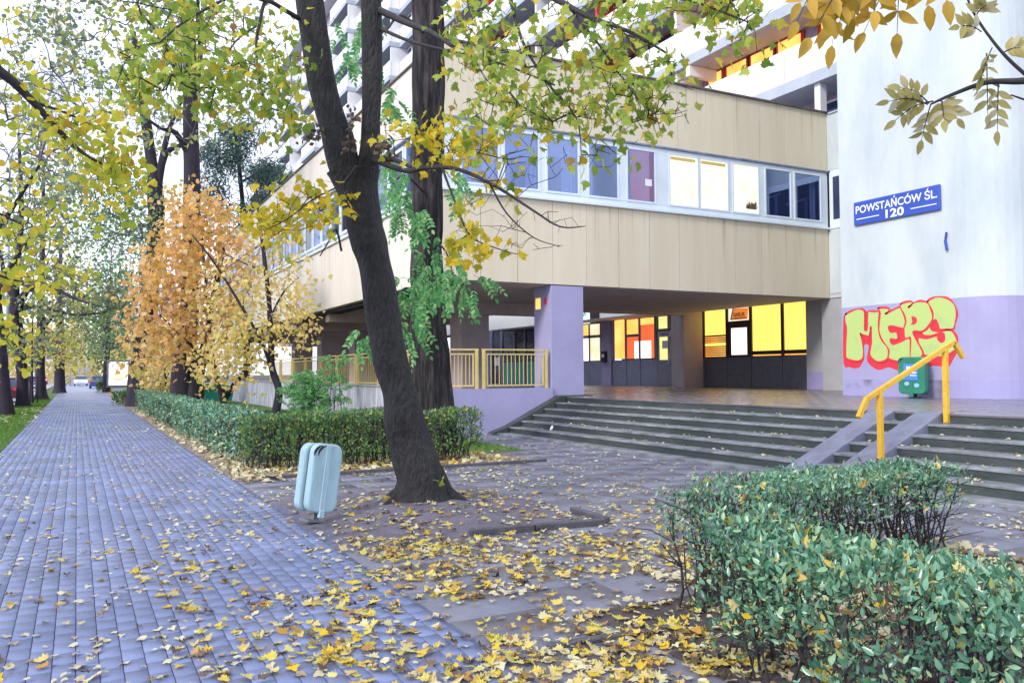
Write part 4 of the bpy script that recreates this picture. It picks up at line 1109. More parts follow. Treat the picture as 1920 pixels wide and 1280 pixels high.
# ================================================================== RAILINGS
def railing(pts, z0, label, n_bars_per_m=7.5, frame='paleyellow'):
    r = thing('railing', label, 'railing', (pts[0][0], pts[0][1], z0), 'yellow railings on the terrace edge')
    for (a, b) in zip(pts[:-1], pts[1:]):
        a, b = np.array(a), np.array(b); L_ = np.linalg.norm(b - a); d = (b - a) / L_
        A3 = lambda s_, z: (a[0] + d[0] * s_, a[1] + d[1] * s_, z)
        put('top_rail', MB().bar(A3(0, z0 + 1.02), A3(L_, z0 + 1.02), .05, .04), frame, r)
        put('post', MB().bar(A3(0.05, z0 - .1), A3(0.05, z0 + 1.0), .07), frame, r)
        put('post', MB().bar(A3(L_ - .05, z0 - .1), A3(L_ - .05, z0 + 1.0), .07), frame, r)
        put('panel_frame', MB().bar(A3(.12, z0 + .9), A3(L_ - .12, z0 + .9), .035).bar(A3(.12, z0 + .08), A3(L_ - .12, z0 + .08), .035)
            .bar(A3(.14, z0 + .1), A3(.14, z0 + .88), .035).bar(A3(L_ - .14, z0 + .1), A3(L_ - .14, z0 + .88), .035), frame, r)
        n = max(3, int(L_ * n_bars_per_m))
        for k in range(1, n):
            s_ = .14 + (L_ - .28) * k / n
            put('baluster', MB().bar(A3(s_, z0 + .1), A3(s_, z0 + .89), .016), frame, r)
    return r
railing([(9.35, 19.58), (11.32, 19.58)], 1.17, 'faded yellow railing panel right of the dark trunks, beside the lilac pillar')
railing([(8.3, 19.8), (9.25, 19.58)], 1.17, 'short faded yellow railing panel behind the furrowed dark trunk')
for k in range(9):
    y = 20.1 + 2.35 * k
    wd = ['nearest', 'second', 'third', 'fourth', 'fifth', 'sixth', 'seventh', 'eighth', 'farthest'][k]
    railing([(8.30, y), (8.30, y + 2.25)], 1.2, f'faded yellow railing panel along the street side of the offices, {wd} of nine', 5.0)

# yellow handrail on the steps
hr = thing('handrail', 'bright yellow square tube handrail in the middle of the steps', 'handrail', (10.9, 8.12, .5))
HY = 8.12
put('rail', MB().bar((9.72, HY, .93), (9.90, HY, 1.20), .06, .07).bar((9.895, HY, 1.19), (11.86, HY, 2.02), .06, .07)
    .bar((11.85, HY, 2.02), (12.06, HY, 1.78), .06, .07), 'yellow', hr, bevel=0.006)
put('post', MB().box(10.13, 10.20, HY - .035, HY + .035, .30, 1.28), 'yellow', hr, bevel=0.006)
put('post', MB().box(11.60, 11.67, HY - .035, HY + .035, .78, 1.90), 'yellow', hr, bevel=0.006)
put('foot_plate', MB().box(11.56, 11.71, HY - .08, HY + .08, .787, .797), 'iron', hr)

# ================================================================== LITTER BINS
def rrect(w, h, r, n=6):
    pts = []
    for cx, cy, a0 in ((w / 2 - r, h - r, 0), (-w / 2 + r, h - r, 90), (-w / 2 + r, r, 180), (w / 2 - r, r, 270)):
        for k in range(n + 1):
            a = math.radians(a0 + 90 * k / n)
            pts.append((cx + r * math.cos(a), cy + r * math.sin(a)))
    return pts
def place_local(o, mw):
    o.matrix_basis = mw @ o.matrix_basis
def litter_bin(label, mw, W, H, D, mbody, mdark, slots=True, group=None):
    base = mw.to_translation()
    b = thing('litter_bin', label, 'litter bin', base)
    def pl(name, mb, mt, **k):
        return put(name, mb, mt, b, mw=mw, **k)
    z0 = 0.10
    f = [(x, z + z0) for x, z in rrect(W, H, .10)]
    pl('front_shell', MB().prism(f, -D / 2, -0.01, 'y'), mbody, bevel=0.022)
    f2_ = [(x * .97 - .0, z + z0 + .005) for x, z in rrect(W, H * .985, .10)]
    pl('rear_shell', MB().prism([(x - .045, z) for x, z in f2_], 0.0, D / 2, 'y'), mbody, bevel=0.022)
    pl('centre_rib', MB().prism([(-.032, z0 + .02), (.032, z0 + .02), (.032, z0 + H - .015), (-.032, z0 + H - .015)], -D / 2 - .012, -D / 2 + .01, 'y'), mbody, bevel=0.006)
    pl('seam', MB().prism([(x * .985, (z - z0) * .985 + z0 + .004) for x, z in f], -0.0105, 0.0005, 'y'), mdark)
    if slots:
        for q in (-.055, .02):
            sl_ = MB(); n = 8
            outer, inner = [], []
            for k in range(n + 1):
                a = math.radians(100 + 85 * k / n)
                cx, cz = -W / 2 + .125 - q * .0, z0 + H - .125
                wdt = .024 * math.sin(math.pi * k / n) + .002
                outer.append((cx + (.104 + wdt / 2) * math.cos(a) * 1.0, cz + (.104 + wdt / 2) * math.sin(a)))
                inner.append((cx + (.104 - wdt / 2) * math.cos(a), cz + (.104 - wdt / 2) * math.sin(a)))
            poly = outer + inner[::-1]
            pl('slot', MB().prism([(x - q * .6, z) for x, z in poly], -D / 2 - .004 + 0.0, -D / 2 + .02, 'y'), 'black')
    pl('post', MB().box(-.03, .03, -.03, .03, -.02, z0 + .08), mdark)
    pl('foot_plate', MB().box(-.13, .10, -.10, .10, -.005, .02), mdark, bevel=.004)
    pl('hinge_lug', MB().box(-.03, .03, -D / 2 - .02, -D / 2 + .03, z0 - .05, z0 + .03), mbody, bevel=.006)
    return b
bx, by = 2.27, 8.93
mw = Matrix.Translation((bx, by, 0.02)) @ Matrix.Rotation(math.radians(14), 4, 'Z') @ Matrix.Rotation(math.radians(8), 4, 'Y')
litter_bin('pale blue suitcase-shaped plastic litter bin leaning slightly on the path beside the maple', mw, .35, .73, .25, 'binblue', 'iron')
mw2 = Matrix.Translation((17.45, 12.95, T)) @ Matrix.Rotation(math.radians(-74), 4, 'Z')
gb = litter_bin('green plastic litter bin with a blue sticker in front of the graffiti', mw2, .60, .86, .46, 'bingreen', 'black')
st_ = put('sticker', MB().prism([(-.17, .42), (.15, .42), (.15, .80), (-.17, .80)], -.246, -.2405, 'y'), mat('blue sticker', (0.06, 0.22, 0.62), 0.4, 0.1, 3), gb, mw=mw2)
put('sticker_mark', MB().prism([(-.10, .68), (.0, .68), (.0, .74), (-.10, .74)], -.2475, -.2465, 'y').prism([(-.12, .58), (.12, .58), (.12, .605), (-.12, .605)], -.2475, -.2465, 'y')
    .prism([(-.02, .52), (.12, .52), (.12, .54), (-.02, .54)], -.2475, -.2465, 'y'), 'signwhite', st_)
for cx_, cz_ in ((-.10, .34), (.12, .30)):
    put('sticker_blob', MB().prism([(cx_ + .06 * math.cos(t_ * .524), cz_ + .05 * math.sin(t_ * .524)) for t_ in range(12)], -.2475, -.2405, 'y'), mat('pale blue print', (0.25, 0.50, 0.75), 0.4, 0.1, 3), gb, mw=mw2)

# ================================================================== AD LIGHT BOX
ac = P(222, 702, 53.0); ax_, ay_ = ac[0], ac[1]
ad = thing('advert_board', 'backlit poster board with an orange picture beside the far hedge', 'advert board', (ax_, ay_, 0))
put('cabinet', MB().box(ax_ - .66, ax_ + .66, ay_ - .12, ay_ + .12, .78, 2.52), 'iron', ad, bevel=.03)
pst, t_, b_, o_ = new_mat('backlit poster')
co_ = t_.nodes.new('ShaderNodeTexCoord')
def sph(cx, cz, sx, sz, col, prev):
    n_, L_ = t_.nodes, t_.links
    mp_ = n_.new('ShaderNodeMapping'); mp_.inputs['Location'].default_value = (-cx / sx, 0, -cz / sz); mp_.inputs['Scale'].default_value = (1 / sx, 0.0, 1 / sz)
    L_.new(co_.outputs['Object'], mp_.inputs['Vector'])
    gr = n_.new('ShaderNodeTexGradient'); gr.gradient_type = 'SPHERICAL'; L_.new(mp_.outputs[0], gr.inputs[0])
    rp_ = n_.new('ShaderNodeValToRGB'); rp_.color_ramp.elements[0].position = 0.1; rp_.color_ramp.elements[1].position = 0.45
    rp_.color_ramp.elements[0].color = (0, 0, 0, 1); rp_.color_ramp.elements[1].color = (1, 1, 1, 1)
    L_.new(gr.outputs[0], rp_.inputs[0])
    m_ = n_.new('ShaderNodeMix'); m_.data_type = 'RGBA'
    L_.new(rp_.outputs[0], m_.inputs[0])
    if isinstance(prev, tuple): m_.inputs[6].default_value = (*prev, 1)
    else: L_.new(prev, m_.inputs[6])
    m_.inputs[7].default_value = (*col, 1)
    return m_.outputs[2]
o1 = sph(-.35, .50, .5, .35, (1.0, .55, .6), (1.0, .88, .86))
o1 = sph(-.5, -.05, .35, .3, (.8, .55, .9), o1)
o1 = sph(.18, .12, .48, .22, (1.0, .35, .2), o1)
o1 = sph(.0, -.28, .55, .32, (1.0, .25, .03), o1)
o1 = sph(-.08, -.12, .4, .22, (1.0, .75, .15), o1)
t_.links.new(o1, b_.inputs['Emission Color']); b_.inputs['Emission Strength'].default_value = .55
po = put('poster', MB().box(-.56, .56, -.003, .003, -.74, .74), pst, ad, mw=Matrix.Translation((ax_, ay_ - .126, 1.66)))
put('leg', MB().box(ax_ - .28, ax_ + .28, ay_ - .08, ay_ + .08, -.02, .78), 'towergrey', ad)

# ================================================================== FOREGROUND MAPLE
mb0 = G(795, 950)
maple = thing('maple_tree', 'leaning dark forked maple beside the pale blue litter bin', 'tree', (mb0[0], mb0[1], 0))
D0 = 9.75
tr = [(792, 985, D0, .55), (791, 955, D0, .46), (789, 925, D0, .345), (786, 895, D0, .285), (775, 850, D0, .255), (761, 800, D0, .24), (747, 740, D0, .20), (735, 690, D0, .19), (727, 640, D0, .19), (714, 560, D0, .195), (703, 500, D0, .205), (694, 462, D0, .222), (686, 430, D0, .20), (678, 390, D0, .22), (668, 350, D0, .245), (664, 322, D0, .29)]
pl = smooth_line([P(a, b, c) for a, b, c, d in tr], 5)
rr = np.interp(np.linspace(0, 1, len(pl)), np.linspace(0, 1, len(tr)), [t[3] for t in tr])
tb = MB().tube(pl, rr, 36, 0.20, 4.2, seed=3.0)
trunk = put('trunk', tb, 'bark', maple, smooth=True)
rootsb = MB()
for a_, l_ in ((200, .75), (250, .6), (310, .7), (20, .6), (95, .5), (150, .6)):
    a = math.radians(a_); c = np.array([mb0[0], mb0[1], 0])
    rootsb.tube([c + (math.cos(a) * .12, math.sin(a) * .12, .42), c + (math.cos(a) * .27, math.sin(a) * .27, .16), c + (math.cos(a) * l_ * .75, math.sin(a) * l_ * .75, .06), c + (math.cos(a) * l_ * 1.1, math.sin(a) * l_ * 1.1, -.05)],
                [.13, .12, .07, .03], 10, .2, 5)
put('root', rootsb, 'bark', maple, smooth=True)
Lm = limb('limb', maple, [P(660, 345, D0), P(643, 300, D0), P(628, 245, D0), P(611, 190, D0), P(596, 110, D0), P(583, 20, D0), P(570, -80, D0), P(560, -200, D0 + .3), P(540, -420, D0 + .6)], [.20, .185, .17, .165, .165, .165, .16, .12, .05], 'bark', 20, 5, .08, 4)
Rm = limb('limb', maple, [P(680, 345, D0), P(690, 310, D0), P(695, 270, D0), P(696, 225, D0), P(697, 140, D0), P(697, 50, D0), P(694, -50, D0), P(700, -200, D0), P(720, -400, D0)], [.16, .13, .115, .11, .12, .125, .12, .09, .04], 'bark', 18, 5, .08, 4)
B = []
def br(pts, r0, r1, mt='twig', sides=7):
    B.append(limb('branch', maple, [P(*p) for p in pts], [r0, r1], mt, sides, 4, .08, 8))
br([(712, 20, 9.7), (760, 42, 9.3), (810, 62, 8.9), (850, 88, 8.6)], .045, .02)
br([(715, 55, 9.7), (770, 78, 9.3), (850, 98, 8.8), (940, 120, 8.2), (1040, 160, 7.8)], .022, .008)
br([(700, 300, 9.6), (760, 320, 9.3), (800, 314, 9.1), (860, 318, 8.8), (930, 350, 8.4), (1000, 395, 8.1), (1050, 425, 8), (1098, 424, 7.9)], .035, .004)
br([(920, 348, 8.5), (950, 400, 8.3), (1000, 445, 8.1), (1050, 462, 8.0)], .012, .003)
br([(700, 298, 9.6), (740, 300, 9.4), (790, 318, 9.2), (850, 300, 9)], .03, .012)
br([(830, 318, 8.9), (850, 370, 8.8), (880, 440, 8.6), (930, 465, 8.5), (975, 478, 8.4)], .014, .004)
br([(560, 35, 9.6), (535, 20, 9.3), (500, 3, 9.0), (488, 40, 8.9), (480, 90, 8.8), (487, 150, 8.6), (495, 200, 8.5)], .03, .006)
br([(500, 3, 9.0), (450, -10, 8.5), (400, 10, 8.1), (340, 45, 7.8), (300, 80, 7.5)], .022, .008)
br([(480, 50, 8.9), (440, 80, 8.4), (410, 135, 8.1), (370, 170, 7.9)], .012, .004)
br([(660, 330, 9.6), (655, 240, 9.4), (668, 280, 9.4)], .02, .01)
br([(668, 310, 9.4), (640, 345, 9.2), (585, 375, 8.8), (540, 410, 8.5), (500, 430, 8.4)], .012, .004)
br([(640, 470, 9.5), (630, 430, 9.3), (615, 455, 9.2), (600, 480, 9.2)], .014, .006)
# upper boughs that come in from above the frame
br([(700, -120, 9.7), (850, -60, 8.8), (1000, -20, 8.0), (1100, 30, 7.6), (1180, 60, 7.4), (1250, 100, 7.2)], .05, .008)
br([(950, -35, 8.2), (965, 30, 8.0), (985, 90, 7.9), (1030, 160, 7.8), (1080, 220, 7.7), (1090, 290, 7.6)], .022, .004)
br([(1060, 5, 7.8), (1120, 80, 7.6), (1170, 150, 7.5), (1200, 190, 7.4), (1230, 215, 7.3)], .014, .004)
br([(1100, -30, 7.6), (1200, -10, 7.2), (1290, 0, 7.0), (1360, 25, 6.8), (1410, 45, 6.7)], .02, .005)
br([(850, -60, 8.8), (870, -20, 8.6), (880, 20, 8.5)], .015, .006)
br([(560, -150, 9.8), (450, -90, 9.0), (330, -60, 8.3), (220, -50, 7.8), (120, -10, 7.4)], .05, .01)
tg = []
for a in ((1060, 120, 180, 95, 7.0, 8.6, 100), (980, 205, 120, 45, 7.4, 8.6, 58), (1170, 200, 90, 50, 7.0, 7.8, 48), (900, 60, 60, 80, 8.0, 9, 55),
          (1340, 15, 90, 40, 6.6, 7.4, 45), (1250, 150, 60, 45, 6.9, 7.5, 18), (1140, 20, 120, 45, 7, 8.4, 36), (1395, 80, 35, 30, 6.7, 7.0, 8), (930, 290, 70, 25, 8, 8.6, 10), (1120, 290, 50, 30, 7.4, 7.8, 8)):
    tg += region(*a)
twiggy(maple, [Lm, Rm] + B, tg, 4, .11, .098, T_MAPLE, 'l_maple', single=120, droop=.9, rtip=.0034, bare=.15, mass='crown', rmax=.03)
tg = []
for a in ((330, 95, 130, 90, 7.4, 9.2, 88), (470, 170, 95, 75, 7.6, 9.2, 58), (270, 140, 65, 55, 7.2, 8.4, 40), (330, 10, 130, 40, 7.4, 9.4, 30), (520, 90, 50, 90, 8.4, 9.6, 30), (505, 215, 60, 30, 8.2, 9, 22)):
    tg += region(*a)
twiggy(maple, [Lm, Rm] + B, tg, 4, .12, .100, T_MAPLE, 'l_maple', single=100, droop=.9, rtip=.0034, bare=.05, mass='crown', rmax=.03)
tg = []
for a in ((850, 265, 90, 45, 8.4, 9.4, 60), (770, 240, 60, 30, 8.8, 9.5, 18), (540, 395, 75, 42, 8.2, 9.2, 55), (610, 370, 45, 35, 8.8, 9.4, 16), (500, 425, 40, 25, 8, 8.8, 14)):
    tg += region(*a)
twiggy(maple, [Lm, Rm] + B, tg, 3, .09, .10, T_MAPLE, 'l_yellow', single=80, droop=.9, rtip=.0024, mass='crown', rmax=.02)
tg = []
for a in ((875, 470, 40, 38, 8.3, 8.8, 22), (955, 460, 8, 8, 8.3, 8.5, 2), (890, 400, 40, 35, 8.4, 8.9, 7), (930, 360, 60, 30, 8.4, 8.8, 6)):
    tg += region(*a)
twiggy(maple, B, tg, 2, .06, .13, T_MAPLE, 'l_yellow', single=0, droop=.9, rtip=.0022, mass='crown')
# bare fine twigs in front of the facade
tg = []
for a in ((1000, 430, 90, 40, 7.9, 8.4, 45), (1180, 210, 110, 70, 7.1, 7.7, 60), (960, 300, 110, 60, 8, 8.6, 50), (1130, 260, 60, 60, 7.4, 7.7, 25), (900, 430, 60, 60, 8.4, 8.9, 20)):
    tg += region(*a)
twiggy(maple, B, tg, 0, .05, .1, T_MLO, 'l_yellow', rtip=.0022)
# shrivelled brown tufts at the fork
tg = region(655, 240, 14, 40, 9.35, 9.6, 6) + region(722, 275, 14, 45, 9.35, 9.6, 9) + region(590, 255, 16, 16, 9.3, 9.6, 5)
twiggy(maple, [Lm, Rm], tg, 6, .045, .06, T_MLO, 'l_brown', droop=1.0, mass='dead_leaves', rtip=.003)

# a green sprig and a bright leaf at the foot of the trunk
sgp_ = P(822, 912, 9.4)
put('sprig', MB().tube([P(805, 925, 9.55), P(815, 915, 9.45), P(832, 895, 9.4)], [.004, .003, .002], 5), 'twig', maple)
leaves(maple, T_MAPLE, np.array([P(825, 905, 9.4), P(832, 895, 9.4), P(820, 900, 9.38)]), rand_frames(3, .1), np.array([.09, .10, .08]), 'l_maple', single=3)
leaves(maple, T_MAPLE, np.array([P(766, 972, 9.0)]), frames(np.array([[.1, 0, 1.0]]), np.array([[-.3, -1.0, .2]])), np.array([.14]), 'l_yellow', single=1)
# ================================================================== FURROWED TRUNK (locust)
lb = np.array([6.85, 16.75, 0])
locust = thing('locust_tree', 'straight dark trunk with deeply furrowed bark behind the leaning maple', 'tree', lb)
dz = 17.7
tr2 = [(806, 850, .60), (807, 800, .54), (808, 760, .48), (808, 720, .435), (806, 660, .40), (803, 600, .365), (801, 520, .34), (800, 430, .325), (801, 330, .325), (803, 250, .33), (803, 160, .335), (803, 60, .335), (801, -60, .32), (800, -250, .3), (805, -500, .2)]
pl = smooth_line([P(a, b, dz) for a, b, c in tr2], 5)
rr = np.interp(np.linspace(0, 1, len(pl)), np.linspace(0, 1, len(tr2)), [t[2] for t in tr2])
put('trunk', MB().tube(pl, rr, 48, 0.10, 4.5, ridges=15, seed=1.0), 'barkrough', locust, smooth=False)
lz = [limb('branch', locust, [P(800, 500, 17.4), P(820, 460, 16.6), P(840, 480, 16.2), P(850, 520, 16)], [.03, .012], 'twig', 6),
      limb('branch', locust, [P(795, 560, 17.4), P(760, 540, 16.8), P(740, 580, 16.5), P(760, 620, 16.4)], [.03, .01], 'twig', 6),
      limb('branch', locust, [P(795, 360, 17.4), P(760, 330, 16.8), P(735, 350, 16.5), P(730, 400, 16.4)], [.03, .01], 'twig', 6),
      limb('branch', locust, [P(795, 60, 17.4), P(750, 30, 16.8), P(720, 60, 16.4), P(690, 40, 16.2)], [.04, .01], 'twig', 6)]
def feathers(parent, specs, L, pairs, material, single, mass, tm=T_ROB, rach='rachis', mt='twig', per_len=.45, tilt=.5):
    pp, RR, ss, rb = [], [], [], MB()
    for p0, d in specs:
        p1 = p0 + d
        pts, a, b, c = compound(p0, p1, pairs, L, .12, tilt)
        pp.append(a); RR.append(b); ss.append(c); rb.tube(pts, [.004, .0035, .003, .003, .002, .0015], 4, cap=False)
    put(rach, rb, mt, parent, kind='stuff')
    leaves(parent, tm, np.concatenate(pp), np.concatenate(RR), np.concatenate(ss), material, name='leaflet', single=single, mass=mass)
sp = []
for (cx, cy, rx, ry, n) in ((825, 480, 35, 45, 20), (795, 540, 60, 30, 22), (760, 400, 30, 50, 18), (745, 330, 30, 40, 12), (735, 220, 20, 80, 12), (700, 60, 40, 50, 12), (880, 530, 25, 20, 9), (770, 600, 20, 25, 7), (850, 350, 35, 25, 7), (680, 620, 20, 10, 5), (640, 70, 60, 60, 8)):
    for q in region(cx, cy, rx, ry, 15.6, 16.8, n):
        d = rng.normal(size=3) * .5; d[2] = -abs(d[2]) - .35; d /= np.linalg.norm(d)
        sp.append((q, d * rng.uniform(.45, .75)))
feathers(locust, sp, .115, 7, 'l_robinia', 150, 'crown')

# ================================================================== TREES FURTHER AWAY
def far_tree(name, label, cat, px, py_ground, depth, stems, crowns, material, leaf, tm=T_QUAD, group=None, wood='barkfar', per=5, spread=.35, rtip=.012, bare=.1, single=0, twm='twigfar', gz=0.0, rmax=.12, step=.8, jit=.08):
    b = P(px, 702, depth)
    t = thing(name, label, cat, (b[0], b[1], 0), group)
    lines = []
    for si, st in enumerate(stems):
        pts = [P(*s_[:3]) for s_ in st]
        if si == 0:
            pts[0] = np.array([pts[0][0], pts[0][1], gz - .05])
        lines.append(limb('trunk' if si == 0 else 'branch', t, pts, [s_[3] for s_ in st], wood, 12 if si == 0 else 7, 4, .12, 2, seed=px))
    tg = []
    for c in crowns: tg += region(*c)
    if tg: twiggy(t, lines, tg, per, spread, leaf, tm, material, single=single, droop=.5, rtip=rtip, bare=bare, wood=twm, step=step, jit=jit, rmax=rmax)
    return t

GR_L = 'street trees on the grass strip along the road'
far_tree('street_tree', 'dark leaning trunk at the left edge, nearest of the roadside row', 'tree', 8, 778, 33, [[(10, 778, 33, .38), (6, 740, 33, .28), (2, 690, 33, .26), (-3, 640, 33, .25), (-10, 560, 33, .26), (-22, 420, 33.5, .2), (-34, 250, 34, .14)],
         [(-5, 560, 33, .16), (20, 500, 33, .1), (60, 440, 32, .06)], [(-15, 450, 33, .15), (30, 380, 32, .08), (80, 300, 31, .04)]],
         [(40, 350, 130, 120, 30, 36, 190), (60, 130, 150, 110, 30, 38, 200)], 'l_dull', .18, T_ROUND, GR_L, per=6, bare=.45, spread=.22, rtip=.010, rmax=.06)
far_tree('street_tree', 'dark straight trunk second in the roadside row with low spreading boughs', 'tree', 43, 762, 42, [[(43, 762, 42, .42), (42, 745, 42, .28), (41, 700, 42, .25), (36, 650, 42, .29), (30, 600, 42, .28), (28, 570, 42, .26), (30, 520, 42, .17), (40, 400, 42, .12), (35, 250, 43, .07)],
         [(30, 590, 42, .22), (50, 545, 41, .16), (90, 535, 40, .11), (140, 560, 39, .06), (190, 575, 38, .03)], [(32, 580, 42, .2), (70, 575, 42, .1), (140, 590, 41, .06), (200, 585, 40, .03)], [(30, 570, 42, .18), (10, 520, 42, .12), (-5, 450, 42, .08)]],
         [(120, 560, 110, 40, 38, 44, 170), (60, 460, 90, 80, 38, 46, 170), (40, 645, 60, 30, 38, 44, 80), (110, 350, 90, 90, 38, 46, 150), (120, 180, 110, 90, 38, 46, 150)], 'l_dull', .2, T_ROUND, GR_L, per=6, bare=.45, spread=.25, rtip=.012, rmax=.06)
far_tree('street_tree', 'dark trunk third in the roadside row beside the staked sapling', 'tree', 78, 748, 54, [[(78, 748, 54, .48), (77, 735, 54, .34), (76, 700, 54, .28), (76, 640, 54, .26), (78, 560, 54, .2), (80, 440, 54, .13), (82, 300, 54, .08)],
         [(77, 620, 54, .12), (110, 580, 54, .06)]], [(105, 650, 50, 40, 50, 58, 140), (90, 500, 70, 100, 50, 58, 190), (110, 320, 60, 70, 52, 60, 110)], 'l_linden', .2, T_ROUND, GR_L, per=3, bare=.3, spread=.4, rtip=.014)
far_tree('street_tree', 'broad dark trunk fourth in the roadside row', 'tree', 112, 735, 74, [[(112, 737, 74, .7), (112, 728, 74, .5), (112, 700, 74, .42), (112, 660, 74, .38), (112, 560, 74, .22), (115, 420, 74, .1)]],
         [(120, 645, 45, 40, 68, 82, 180), (135, 560, 50, 70, 68, 82, 200)], 'l_gold', .24, T_ROUND, GR_L, per=5, bare=.3, spread=.5, rtip=.016)
far_tree('staked_sapling', 'thin young tree held in a dark wooden stake frame', 'tree', 61, 755, 47, [[(61, 758, 47, .10), (60, 720, 47, .07), (60, 650, 47, .05), (62, 580, 47, .03)]], [(62, 620, 18, 50, 46, 48, 20)], 'l_linden', .16, T_ROUND, None, per=2, bare=.4, spread=.2)
stk = thing('stake_frame', 'dark wooden frame of stakes round the young roadside tree', 'tree stake', P(61, 702, 47) * (1, 1, 0))
for q, (x_, d_) in enumerate(((53, 47.6), (57, 46.4), (71, 47.4))):
    a = P(x_, 702, d_)
    put('stake', MB().bar((a[0], a[1], 0), (a[0], a[1], 1.55), .08), 'barkfar', stk)
a, b_ = P(52, 702, 47.5), P(72, 702, 47.5)
put('crossbar', MB().bar((a[0], a[1], 1.45), (b_[0], b_[1], 1.45), .05, .09).bar((a[0], a[1], 1.1), (P(57, 702, 46.4)[0], P(57, 702, 46.4)[1], 1.3), .04, .06), 'barkfar', stk)

GR_R = 'big trees between the hedge and the offices'
far_tree('tall_tree', 'massive double dark trunk standing right behind the long hedge', 'tree', 343, 778, 31.5, [[(343, 785, 31.5, .60), (344, 740, 31.5, .47), (346, 690, 31.5, .42), (350, 640, 31.5, .38), (356, 560, 31.5, .34), (358, 450, 31.5, .32), (360, 330, 31.5, .30), (357, 220, 31.5, .27), (356, 120, 31.5, .24), (350, -20, 31.5, .2), (348, -200, 32, .12)],
         [(366, 785, 31.3, .40), (367, 740, 31.3, .30), (372, 690, 31.2, .24), (388, 640, 31, .18), (400, 560, 30.8, .12), (420, 460, 30.6, .08)],
         [(357, 190, 31.5, .16), (335, 140, 31, .12), (300, 70, 30.5, .07), (260, 20, 30, .04)], [(358, 170, 31.5, .14), (375, 120, 31.8, .1), (372, 30, 32, .07), (368, -60, 32, .05)],
         [(358, 300, 31.5, .14), (330, 250, 31, .1), (300, 240, 30.5, .06), (260, 210, 30, .03)]],
         [(330, 190, 120, 90, 29, 35, 160), (210, 40, 190, 60, 29, 36, 200), (400, 60, 110, 70, 29, 35, 90)], 'l_dull', .17, T_ROUND, GR_R, per=6, bare=.4, spread=.24, rtip=.009, rmax=.05)
far_tree('tall_tree', 'dark trunk with wide forks left of the massive double trunk', 'tree', 262, 764, 42, [[(262, 770, 42, .75), (262, 740, 42, .56), (264, 700, 42, .5), (270, 640, 42, .45), (283, 540, 42, .4), (292, 440, 42, .38), (293, 380, 42, .42), (285, 310, 42, .28), (272, 220, 42, .25), (262, 165, 42, .2), (250, 60, 42, .12)],
         [(294, 390, 42, .25), (300, 320, 42, .18), (318, 240, 42, .12), (345, 180, 42, .07)], [(293, 370, 42, .22), (310, 290, 42, .16), (350, 270, 42, .1)], [(250, 770, 42.4, .5), (252, 740, 42.4, .4), (256, 690, 42, .35), (268, 640, 42, .2)]],
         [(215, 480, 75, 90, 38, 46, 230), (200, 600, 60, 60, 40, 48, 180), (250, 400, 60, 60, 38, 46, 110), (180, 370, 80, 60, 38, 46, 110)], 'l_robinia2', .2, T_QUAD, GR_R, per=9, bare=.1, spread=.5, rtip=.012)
far_tree('tall_tree', 'green leafy tree far down the path behind the poster board', 'tree', 205, 735, 75, [[(198, 738, 75, .3), (199, 700, 75, .25), (202, 640, 75, .22), (206, 520, 75, .15)]],
         [(200, 640, 45, 60, 70, 85, 160), (205, 540, 55, 60, 70, 85, 120)], 'l_green', .4, T_QUAD, GR_R, per=5, bare=.1, spread=.8, rtip=.016)
far_tree('pine_tree', 'dark grey green pine with layered boughs beside the offices', 'tree', 470, 760, 47, [[(462, 765, 47, .2), (463, 600, 47, .18), (460, 450, 47, .15), (450, 330, 47, .12), (440, 240, 47, .06)],
         [(458, 400, 47, .08), (500, 370, 46, .04), (540, 360, 45, .02)], [(455, 340, 47, .08), (495, 320, 46, .04), (520, 330, 45, .02)], [(452, 300, 47, .07), (410, 280, 47, .03), (380, 290, 47, .02)]],
         [(500, 325, 38, 18, 44, 48, 60), (505, 375, 35, 14, 44, 48, 40), (420, 290, 50, 30, 45, 49, 55), (455, 250, 40, 22, 45, 49, 40), (470, 400, 60, 22, 45, 49, 30), (400, 350, 45, 30, 45, 49, 26)], 'l_pine', .42, tmpl_quad(.12), None, per=22, bare=.0, spread=.28, rtip=.01)
GR_O = 'small autumn trees on the lawn'
far_tree('orange_tree', 'peach orange autumn tree left of the thin curved stem', 'tree', 385, 775, 29, [[(424, 775, 30, .12), (415, 735, 29.8, .12), (405, 700, 29.6, .09), (395, 640, 29.4, .07), (385, 520, 29, .05), (375, 400, 29, .03)],
         [(420, 750, 30, .11), (440, 720, 30, .10), (462, 690, 29.8, .08), (480, 660, 29.6, .05), (490, 640, 29.5, .03)], [(405, 690, 29.6, .06), (350, 640, 29, .04), (300, 590, 28.6, .02)]],
         [(365, 400, 55, 45, 27, 31, 90), (330, 480, 60, 50, 27, 31, 90), (410, 510, 80, 80, 27, 31, 110), (350, 600, 110, 60, 27, 31, 170), (290, 640, 60, 45, 27, 31, 50), (290, 540, 55, 40, 27, 31, 60), (385, 450, 70, 50, 27, 31, 60)], 'l_orange', .18, T_MLO, GR_O, per=6, bare=.05, spread=.32, rtip=.006, twm='twigfar', rmax=.03, step=.5)
